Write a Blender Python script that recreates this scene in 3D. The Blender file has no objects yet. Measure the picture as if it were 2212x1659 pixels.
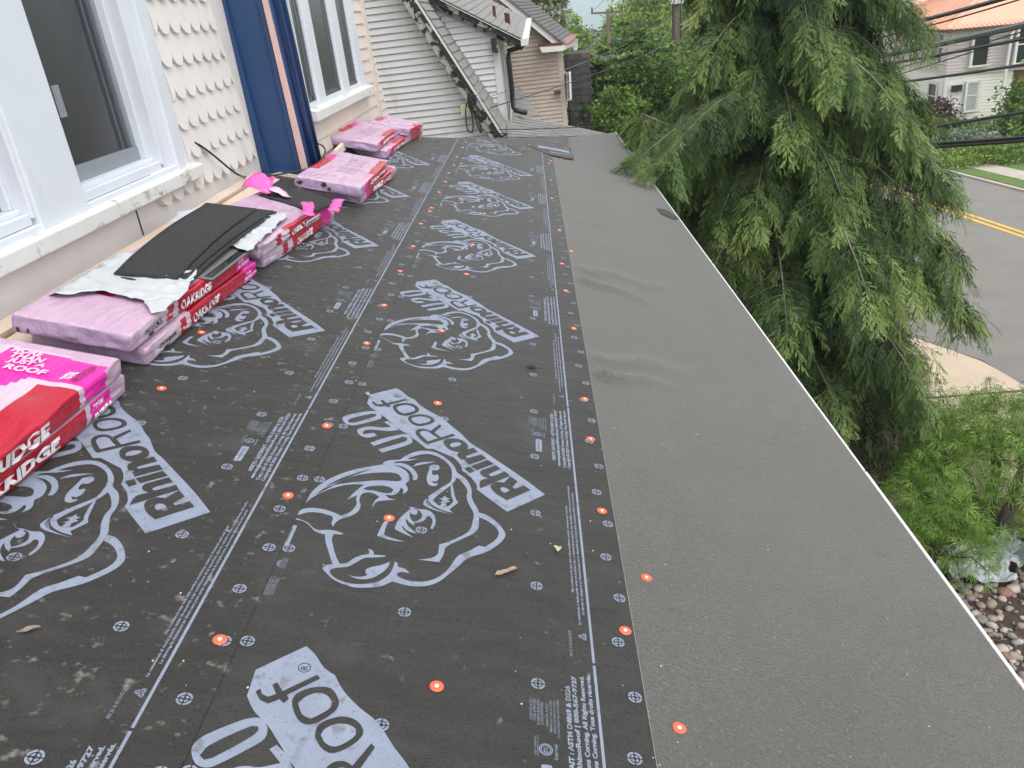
import bpy, bmesh, math, random
import numpy as np
from mathutils import Vector, Matrix
C = bpy.context.scene.collection
SC = bpy.context.scene
rnd = random.Random(7)
R_ = math.radians

# ------------------------------------------------------------------ camera
YAW, PITCH, ROLL, THETA, CAMH = -0.0665298, -0.4282980, -0.1164720, 0.2691696, 1.45
FPX = 3016.7264 / (3840 / 2212)                     # focal length in units of a 2212 x 1659 picture
fw = Vector((math.sin(YAW)*math.cos(PITCH), math.cos(YAW)*math.cos(PITCH), math.sin(PITCH)))
rt = fw.cross(Vector((0, 0, 1))).normalized(); up0 = rt.cross(fw)
cr = rt*math.cos(ROLL) + up0*math.sin(ROLL); cu = -rt*math.sin(ROLL) + up0*math.cos(ROLL)
cam = bpy.data.cameras.new('camera'); co = bpy.data.objects.new('camera', cam); C.objects.link(co)
co.matrix_world = Matrix(((cr.x, cu.x, -fw.x, 0), (cr.y, cu.y, -fw.y, 0), (cr.z, cu.z, -fw.z, 0), (0, 0, 0, 1)))
cam.sensor_width = 36; cam.lens = 36*3016.7264/3840; cam.clip_start = 0.05; cam.clip_end = 4000
SC.camera = co

# ------------------------------------------------------------------ sky, sun, exposure
SUND = Vector((0.30, -0.42, 1.0)).normalized()
world = bpy.data.worlds.new('World'); SC.world = world; world.use_nodes = True
wn = world.node_tree.nodes; wl = world.node_tree.links
bgn = wn['Background']; sky = wn.new('ShaderNodeTexSky'); sky.sky_type = 'NISHITA'; sky.sun_disc = False
sky.sun_elevation = math.asin(SUND.z); sky.sun_rotation = math.atan2(SUND.x, SUND.y)
sky.air_density = 1.2; sky.dust_density = 2.0; sky.ozone_density = 1.0
hsv = wn.new('ShaderNodeHueSaturation'); hsv.inputs['Saturation'].default_value = 0.14; hsv.inputs['Value'].default_value = 1.25   # cloud cover greys the blue
wl.new(sky.outputs[0], hsv.inputs['Color']); wl.new(hsv.outputs[0], bgn.inputs[0]); bgn.inputs[1].default_value = 0.15
sun = bpy.data.lights.new('sun', 'SUN'); so = bpy.data.objects.new('sun', sun); C.objects.link(so)
sun.energy = 0.75; sun.angle = R_(55); sun.color = (1.0, 0.965, 0.92)
so.rotation_euler = SUND.to_track_quat('Z', 'Y').to_euler(); so.location = (5, -5, 20)
SC.view_settings.view_transform = 'Standard'; SC.view_settings.look = 'None'
SC.view_settings.exposure = 0.72; SC.view_settings.gamma = 1
SC.cycles.max_bounces = 6

# ------------------------------------------------------------------ measuring helpers
def ray(d):
    return cr*((d[0]-1106)/FPX) - cu*((d[1]-829.5)/FPX) + fw
def at(d, axis, val):                               # the point where a sight line meets a plane x / y / z = val
    r = ray(d); return r*(val/r[axis])
GZ0, GK = -5.5, 0.055
def gz(y): return GZ0 - GK*min(max(y, -40), 120)
def gnd(d):
    r = ray(d); return r*(GZ0/(r.z + GK*r.y))
RU = Vector((math.cos(THETA), 0, -math.sin(THETA))); RV = Vector((0, 1, 0)); RN = Vector((math.sin(THETA), 0, math.cos(THETA)))
RO = Vector((0, 0, -CAMH))
def roof(u, v, h=0.0): return RO + RU*u + RV*v + RN*h
def ruv(d, h=0.0):
    r = ray(d); o = RO + RN*h
    s = o.dot(RN)/r.dot(RN); p = r*s - o
    return p.dot(RU), p.dot(RV)

# ------------------------------------------------------------------ materials
MATS = {}
def mat(name, col, rough=0.6, var=0.0, vscale=8.0, col2=None, bump=0.0, bscale=60.0, stretch=(1, 1, 1), spec=0.5,
        metal=0.0, sheen=0.0, spots=None, attr=None, coat=0.0, detail=6, trans=0.0):
    """noise-varied principled material; col2 = second colour of the noise; spots = (colour, scale, threshold, softness)"""
    if name in MATS: return MATS[name]
    m = bpy.data.materials.new(name); MATS[name] = m; m.use_nodes = True
    n = m.node_tree.nodes; l = m.node_tree.links; b = n['Principled BSDF']
    b.inputs['Roughness'].default_value = rough; b.inputs['Metallic'].default_value = metal
    b.inputs['Specular IOR Level'].default_value = spec
    if sheen: b.inputs['Sheen Weight'].default_value = sheen; b.inputs['Sheen Roughness'].default_value = 0.45; b.inputs['Sheen Tint'].default_value = (1, .98, .93, 1)
    if coat: b.inputs['Coat Weight'].default_value = coat; b.inputs['Coat Roughness'].default_value = 0.15
    tc = n.new('ShaderNodeTexCoord'); mp = n.new('ShaderNodeMapping'); mp.inputs['Scale'].default_value = stretch
    l.new(tc.outputs['Object'], mp.inputs['Vector'])
    rgb = n.new('ShaderNodeRGB'); rgb.outputs[0].default_value = (*col, 1); cur = rgb.outputs[0]
    if attr:
        at_ = n.new('ShaderNodeAttribute'); at_.attribute_name = attr[0]
        if len(attr) == 1: cur = at_.outputs['Color']
        else:
            rp = n.new('ShaderNodeValToRGB'); e = rp.color_ramp.elements
            cs = attr[1]; e[0].color = (*cs[0], 1); e[1].color = (*cs[-1], 1)
            for i in range(1, len(cs)-1):
                k = e.new(i/(len(cs)-1)); k.color = (*cs[i], 1)
            l.new(at_.outputs['Fac'], rp.inputs[0]); cur = rp.outputs[0]
    if var or col2:
        nz = n.new('ShaderNodeTexNoise'); nz.inputs['Scale'].default_value = vscale; nz.inputs['Detail'].default_value = detail
        nz.inputs['Roughness'].default_value = 0.65
        l.new(mp.outputs[0], nz.inputs['Vector'])
        mx = n.new('ShaderNodeMix'); mx.data_type = 'RGBA'
        mr = n.new('ShaderNodeMapRange'); mr.inputs['From Min'].default_value = 0.32; mr.inputs['From Max'].default_value = 0.68
        l.new(nz.outputs['Fac'], mr.inputs['Value']); l.new(mr.outputs[0], mx.inputs[0])
        l.new(cur, mx.inputs[6])
        if col2: mx.inputs[7].default_value = (*col2, 1)
        else:
            hs = n.new('ShaderNodeHueSaturation'); hs.inputs['Value'].default_value = 1 + var
            h2 = n.new('ShaderNodeHueSaturation'); h2.inputs['Value'].default_value = 1 - var
            l.new(cur, hs.inputs['Color']); l.new(cur, h2.inputs['Color'])
            l.new(h2.outputs[0], mx.inputs[6]); l.new(hs.outputs[0], mx.inputs[7])
        cur = mx.outputs[2]
    for sp in (spots or []):
        nz = n.new('ShaderNodeTexNoise'); nz.inputs['Scale'].default_value = sp[1]; nz.inputs['Detail'].default_value = 8
        nz.inputs['Roughness'].default_value = 0.6
        src = mp.outputs[0]
        if len(sp) > 4:
            m2 = n.new('ShaderNodeMapping'); m2.inputs['Scale'].default_value = sp[4]; m2.inputs['Location'].default_value = (3.1, 1.7, sp[1])
            l.new(tc.outputs['Object'], m2.inputs['Vector']); src = m2.outputs[0]
        l.new(src, nz.inputs['Vector'])
        mr = n.new('ShaderNodeMapRange'); mr.inputs['From Min'].default_value = sp[2]; mr.inputs['From Max'].default_value = sp[2]+sp[3]
        l.new(nz.outputs['Fac'], mr.inputs['Value'])
        mx = n.new('ShaderNodeMix'); mx.data_type = 'RGBA'; l.new(mr.outputs[0], mx.inputs[0]); l.new(cur, mx.inputs[6])
        mx.inputs[7].default_value = (*sp[0], 1); cur = mx.outputs[2]
    l.new(cur, b.inputs['Base Color'])
    if bump:
        nb = n.new('ShaderNodeTexNoise'); nb.inputs['Scale'].default_value = bscale; nb.inputs['Detail'].default_value = 5
        l.new(mp.outputs[0], nb.inputs['Vector'])
        bp = n.new('ShaderNodeBump'); bp.inputs['Strength'].default_value = bump; bp.inputs['Distance'].default_value = 0.01
        l.new(nb.outputs['Fac'], bp.inputs['Height']); l.new(bp.outputs[0], b.inputs['Normal'])
    if trans:
        tr = n.new('ShaderNodeBsdfTranslucent'); l.new(cur, tr.inputs['Color'])
        ms = n.new('ShaderNodeMixShader'); ms.inputs[0].default_value = trans
        l.new(b.outputs[0], ms.inputs[1]); l.new(tr.outputs[0], ms.inputs[2]); l.new(ms.outputs[0], n['Material Output'].inputs[0])
    return m

# ------------------------------------------------------------------ mesh helpers (all shapes are given in world coordinates)
class G:
    def __init__(s): s.v = []; s.f = []; s.m = []; s.mi = 0
    def face(s, pts):
        i = len(s.v); s.v += [tuple(p) for p in pts]; s.f.append(tuple(range(i, i+len(pts)))); s.m.append(s.mi); return s
    def tris(s, verts, faces):
        i = len(s.v); s.v += [tuple(p) for p in verts]
        for f in faces: s.f.append(tuple(i+k for k in f)); s.m.append(s.mi)
        return s
    def hexa(s, a, b):                              # two matching 4-point loops
        q = [Vector(p) for p in a] + [Vector(p) for p in b]
        return s.tris(q, [(3, 2, 1, 0), (4, 5, 6, 7), (0, 1, 5, 4), (1, 2, 6, 5), (2, 3, 7, 6), (3, 0, 4, 7)])
    def box(s, x0, x1, y0, y1, z0, z1):
        return s.hexa([(x0, y0, z0), (x1, y0, z0), (x1, y1, z0), (x0, y1, z0)], [(x0, y0, z1), (x1, y0, z1), (x1, y1, z1), (x0, y1, z1)])
    def prism(s, loop, d):                          # polygon loop extruded by vector d
        d = Vector(d); a = [Vector(p) for p in loop]; b = [p+d for p in a]; n = len(a)
        return s.tris(a+b, [tuple(range(n-1, -1, -1)), tuple(range(n, 2*n))] + [(i, (i+1) % n, n+(i+1) % n, n+i) for i in range(n)])
    def bar(s, a, b, w, h, upv=(0, 0, 1)):          # box beam from a to b
        a = Vector(a); b = Vector(b); d = (b-a).normalized(); x = d.cross(Vector(upv))
        x = x.normalized() if x.length > 1e-5 else Vector((1, 0, 0)); z = x.cross(d)
        c = [x*w/2*i + z*h/2*j for i, j in ((-1, -1), (1, -1), (1, 1), (-1, 1))]
        return s.hexa([a+k for k in c], [b+k for k in c])
    def tube(s, path, r, n=6, taper=None):
        path = [Vector(p) for p in path]; rings = []
        for i, p in enumerate(path):
            d = (path[min(i+1, len(path)-1)] - path[max(i-1, 0)]).normalized()
            x = d.cross(Vector((0.13, 0.21, 1))); x = x.normalized() if x.length > 1e-4 else Vector((1, 0, 0)); y = d.cross(x)
            rr = r if taper is None else r + (taper-r)*i/(len(path)-1)
            rings.append([p + (x*math.cos(2*math.pi*k/n) + y*math.sin(2*math.pi*k/n))*rr for k in range(n)])
        vs = [p for q in rings for p in q]; fs = []
        for i in range(len(rings)-1):
            for k in range(n): fs.append((i*n+k, i*n+(k+1) % n, (i+1)*n+(k+1) % n, (i+1)*n+k))
        fs += [tuple(range(n-1, -1, -1)), tuple(range((len(rings)-1)*n, len(rings)*n))]
        return s.tris(vs, fs)
    def ball(s, c, rx, ry, rz, seg=8, ring=5):
        c = Vector(c); vs = [c+Vector((0, 0, -rz))]; fs = []
        for i in range(1, ring):
            a = -math.pi/2 + math.pi*i/ring
            for k in range(seg): vs.append(c+Vector((rx*math.cos(a)*math.cos(2*math.pi*k/seg), ry*math.cos(a)*math.sin(2*math.pi*k/seg), rz*math.sin(a))))
        vs.append(c+Vector((0, 0, rz)))
        for k in range(seg): fs.append((0, 1+(k+1) % seg, 1+k))
        for i in range(ring-2):
            for k in range(seg): fs.append((1+i*seg+k, 1+i*seg+(k+1) % seg, 1+(i+1)*seg+(k+1) % seg, 1+(i+1)*seg+k))
        t = len(vs)-1; b = 1+(ring-2)*seg
        for k in range(seg): fs.append((b+k, b+(k+1) % seg, t))
        return s.tris(vs, fs)

def obj(name, g, mats, parent=None, loc=None, smooth=False, bevel=0.0):
    """link a G as one mesh object; its origin is its parent's origin (or loc)"""
    o0 = Vector(loc) if loc is not None else (world_loc(parent) if parent else Vector((0, 0, 0)))
    me = bpy.data.meshes.new(name)
    me.from_pydata([tuple(Vector(p)-o0) for p in g.v], [], g.f)
    for m in (mats if isinstance(mats, (list, tuple)) else [mats]): me.materials.append(m)
    if any(g.m): me.polygons.foreach_set('material_index', g.m)
    if smooth: me.polygons.foreach_set('use_smooth', [True]*len(g.f))
    me.update()
    o = bpy.data.objects.new(name, me); C.objects.link(o)
    if parent: o.parent = parent; o.location = o0 - world_loc(parent)
    else: o.location = o0
    if bevel:
        md = o.modifiers.new('bevel', 'BEVEL'); md.width = bevel; md.segments = 2; md.limit_method = 'ANGLE'
    return o
def world_loc(o):
    p = o.location.copy()
    while o.parent: o = o.parent; p += o.location
    return p
def tag(o, label=None, cat=None, group=None, kind=None):
    if label: o['label'] = label
    if cat: o['category'] = cat
    if group: o['group'] = group
    if kind: o['kind'] = kind
    return o
def thing(name, label, cat, loc, group=None):
    o = bpy.data.objects.new(name, None); C.objects.link(o); o.location = loc; o.empty_display_size = 0.1
    return tag(o, label, cat, group)
def npmesh(name, verts, faces, mats, parent=None, tone=None, loc=None, smooth=False):
    """fast mesh from numpy arrays (faces all of one size)"""
    o0 = Vector(loc) if loc is not None else (world_loc(parent) if parent else Vector((0, 0, 0)))
    V = np.asarray(verts, np.float32) - np.array(o0, np.float32); F = np.asarray(faces, np.int32); k = F.shape[1]
    me = bpy.data.meshes.new(name); me.vertices.add(len(V)); me.vertices.foreach_set('co', V.ravel())
    me.loops.add(F.size); me.loops.foreach_set('vertex_index', F.ravel()); me.polygons.add(len(F))
    me.polygons.foreach_set('loop_start', np.arange(len(F), dtype=np.int32)*k)
    me.polygons.foreach_set('loop_total', np.full(len(F), k, np.int32))
    for m in (mats if isinstance(mats, (list, tuple)) else [mats]): me.materials.append(m)
    me.update(calc_edges=True)
    if smooth: me.polygons.foreach_set('use_smooth', [True]*len(F))
    if tone is not None:
        a = me.attributes.new('tone', 'FLOAT', 'FACE'); a.data.foreach_set('value', np.asarray(tone, np.float32))
    o = bpy.data.objects.new(name, me); C.objects.link(o)
    if parent: o.parent = parent; o.location = o0 - world_loc(parent)
    else: o.location = o0
    return o

_TX = {}
def text2d(s, bold=0.0, shear=0.0):
    """outline letters as triangles in a 0..1 x 0..1 box -> (verts, faces, aspect)"""
    key = (s, bold, shear)
    if key in _TX: return _TX[key]
    cu_ = bpy.data.curves.new('txt', 'FONT'); cu_.body = s; cu_.offset = bold; cu_.shear = shear; cu_.resolution_u = 2; cu_.fill_mode = 'FRONT'
    o = bpy.data.objects.new('txt', cu_); C.objects.link(o)
    dg = bpy.context.evaluated_depsgraph_get(); me = bpy.data.meshes.new_from_object(o.evaluated_get(dg))
    V = np.array([v.co[:2] for v in me.vertices]) if len(me.vertices) else np.zeros((1, 2)); F = [tuple(p.vertices) for p in me.polygons]
    bpy.data.objects.remove(o); bpy.data.curves.remove(cu_); bpy.data.meshes.remove(me)
    lo = V.min(0); hi = V.max(0); sz = np.maximum(hi-lo, 1e-6)
    _TX[key] = ((V-lo)/sz, F, sz[0]/sz[1]); return _TX[key]
def put_text(g, s, fn, bold=0.0, shear=0.0):
    """fn maps (0..1 along, 0..1 up) to a world point"""
    V, F, a = text2d(s, bold, shear); g.tris([fn(x, y) for x, y in V], F)
def ramp(a, b, x): return max(0.0, min(1.0, (x-a)/(b-a)))
def sm(x): x = max(0.0, min(1.0, x)); return x*x*(3-2*x)
def vnoise(x, y, seed=0):
    xi = math.floor(x); yi = math.floor(y); fx = sm(x-xi); fy = sm(y-yi)
    def h(a, b):
        k = (a*374761393 + b*668265263 + seed*974711) & 0xffffffff; k = ((k ^ (k >> 13))*1274126177) & 0xffffffff
        return ((k ^ (k >> 16)) & 0xffff)/65535.0
    return (h(xi, yi)*(1-fx)+h(xi+1, yi)*fx)*(1-fy) + (h(xi, yi+1)*(1-fx)+h(xi+1, yi+1)*fx)*fy
# ================================================================== palette
M = {}
M['felt'] = mat('printed_felt', (0.031, 0.0298, 0.0272), 0.56, 0.22, 3.0, bump=0.28, bscale=9, stretch=(1.2, 5, 1), spec=0.32, sheen=0.12,
                spots=[((0.013, 0.013, 0.0125), 130, 0.52, 0.10, (1, 2, 1)), ((0.12, 0.115, 0.105), 30, 0.645, 0.09, (1, 1, 1)), ((0.045, 0.044, 0.042), 6, 0.54, 0.25, (1, 1, 1)), ((0.5, 0.49, 0.46), 70, 0.735, 0.03, (1, 1, 1))])
M['felt_dusty'] = mat('dusty_felt', (0.028, 0.0268, 0.0243), 0.56, 0.22, 3.0, bump=0.28, bscale=9, stretch=(1.2, 5, 1), spec=0.32, sheen=0.12,
                spots=[((0.011, 0.011, 0.0105), 130, 0.52, 0.10, (1, 2, 1)), ((0.16, 0.15, 0.135), 30, 0.60, 0.11, (1, 1, 1)), ((0.048, 0.046, 0.043), 6, 0.52, 0.25, (1, 1, 1)), ((0.5, 0.49, 0.46), 70, 0.72, 0.03, (1, 1, 1))])
M['print'] = mat('pale_blue_print', (0.225, 0.258, 0.335), 0.6, 0.08, 14, bump=0.1, bscale=200, spec=0.3,
                spots=[((0.15, 0.155, 0.165), 26, 0.55, 0.14, (1, 1, 1)), ((0.13, 0.135, 0.15), 120, 0.60, 0.10, (1, 1, 1)), ((0.08, 0.08, 0.08), 75, 0.68, 0.05, (1, 1, 1))])
M['membrane'] = mat('plain_membrane', (0.090, 0.087, 0.080), 0.70, 0.12, 2.2, bump=0.6, bscale=160, spec=0.35, sheen=0.30,
                spots=[((0.066, 0.064, 0.059), 150, 0.50, 0.09, (1, 1, 1)), ((0.19, 0.185, 0.172), 140, 0.59, 0.09, (1.1, .9, 1)), ((0.22, 0.215, 0.205), 26, 0.70, 0.06, (1, 1, 1)), ((0.06, 0.06, 0.058), 6, 0.62, 0.15, (1, 2.5, 1)), ((0.55, 0.53, 0.5), 55, 0.755, 0.03, (1, 1, 1))])
M['edge_dust'] = mat('cut_edge', (0.34, 0.33, 0.31), 0.8, 0.3, 30)
M['white_metal'] = mat('white_metal', (0.78, 0.79, 0.80), 0.4, 0.05, 20)
M['orange'] = mat('orange_plastic', (0.78, 0.13, 0.055), 0.4, 0.06, 30)
M['steel'] = mat('nail_steel', (0.75, 0.68, 0.62), 0.35)
M['wood'] = mat('deck_wood', (0.25, 0.17, 0.1), 0.8, 0.2, 10)

# ================================================================== roof coverings
P_ = 1.40239; VB_R = 1.48988; DU = -0.953; VB_L = 1.134
HIP = [(-2.3, 7.55), (-1.65, 8.46), (-1.39, 8.85), (-0.84, 9.45), (-0.03, 10.48), (0.38, 11.0), (1.05, 12.29), (1.26, 12.72)]
def hipv(u):
    for (a, b), (c, d) in zip(HIP, HIP[1:]):
        if u <= c: return b + (d-b)*(u-a)/(c-a)
    return HIP[-1][1]
def ridge(u, v):                                    # folds in the plain membrane
    h = 0.0
    for v0, sl, a, w, u0, u1 in ((4.72, -0.60, 0.030, 0.05, 0.14, 0.75), (3.30, -0.10, 0.040, 0.042, 0.14, 0.62), (3.46, 0.1, 0.022, 0.07, 0.14, 0.9), (4.95, -0.3, 0.022, 0.08, 0.14, 1.0), (2.55, 0.15, 0.004, 0.12, 0.2, 1.1), (6.3, -0.3, 0.005, 0.1, 0.2, 1.1)):
        c = v0 + sl*(u-0.14) + 0.03*math.sin(u*19)
        h += a*math.exp(-((v-c)/w)**2)*sm((u-u0)/0.06)*(1-sm((u-u0)/(u1-u0)))
    return h + 0.0035*(vnoise(u*2.2, v*1.5, 5)-0.5)*sm((u-0.14)/0.2)
def sheet(name, u0, u1, v0, h, mats, nu, dv, fn=None, uedge=None):
    """one roll of roofing laid flat, cut along the hip, with a turned lower edge of its own thickness"""
    g = G(); us = [u0+(u1-u0)*i/nu for i in range(nu+1)]; cols = []
    for u in us:
        ve = hipv(u); n = int((ve-v0)/dv)+1; n = 60 if fn is None else n
        cols.append([(u, v0+(ve-v0)*k/n) for k in range(n+1)])
    nmax = max(len(c) for c in cols)
    cols = [[(u, v0+(hipv(u)-v0)*k/(nmax-1)) for k in range(nmax)] for u in us]
    vs = []; fs = []
    for c in cols:
        for u, v in c: vs.append(roof(u, v, h + (fn(u, v) if fn else 0)))
    for i in range(nu):
        for k in range(nmax-1): fs.append((i*nmax+k, (i+1)*nmax+k, (i+1)*nmax+k+1, i*nmax+k+1))
    g.tris(vs, fs)
    g.mi = 1
    ue = us[-1]; a = [roof(ue, v, h + (fn(ue, v) if fn else 0)) for u, v in cols[-1]]; b = [roof(ue+0.0045, v, 0.0006) for u, v in cols[-1]]
    for k in range(nmax-1): g.face([a[k], b[k], b[k+1], a[k+1]])
    return g
V0 = -1.5
membrane = tag(obj('membrane_sheet', sheet('m', 0.0, 1.19, V0, 0.003, None, 48, 0.03, ridge), [M['membrane'], M['edge_dust']], smooth=True),
               'plain dark grey self-adhered membrane strip running along the low eave edge of the roof', 'roofing membrane')
lower = tag(obj('underlayment_sheet', sheet('l', -1.0, 0.134, V0, 0.007, None, 8, 0.4), [M['felt'], M['edge_dust']]),
            'black printed underlayment roll in the middle of the roof, lapping onto the plain grey membrane', 'roof underlayment', 'printed underlayment rolls')
upper = tag(obj('underlayment_sheet', sheet('u', -2.12, -0.813, V0, 0.012, None, 8, 0.4), [M['felt_dusty'], M['felt_dusty']]),
            'dustier black printed underlayment roll under the pink shingle packs, along the house wall', 'roof underlayment', 'printed underlayment rolls')
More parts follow.
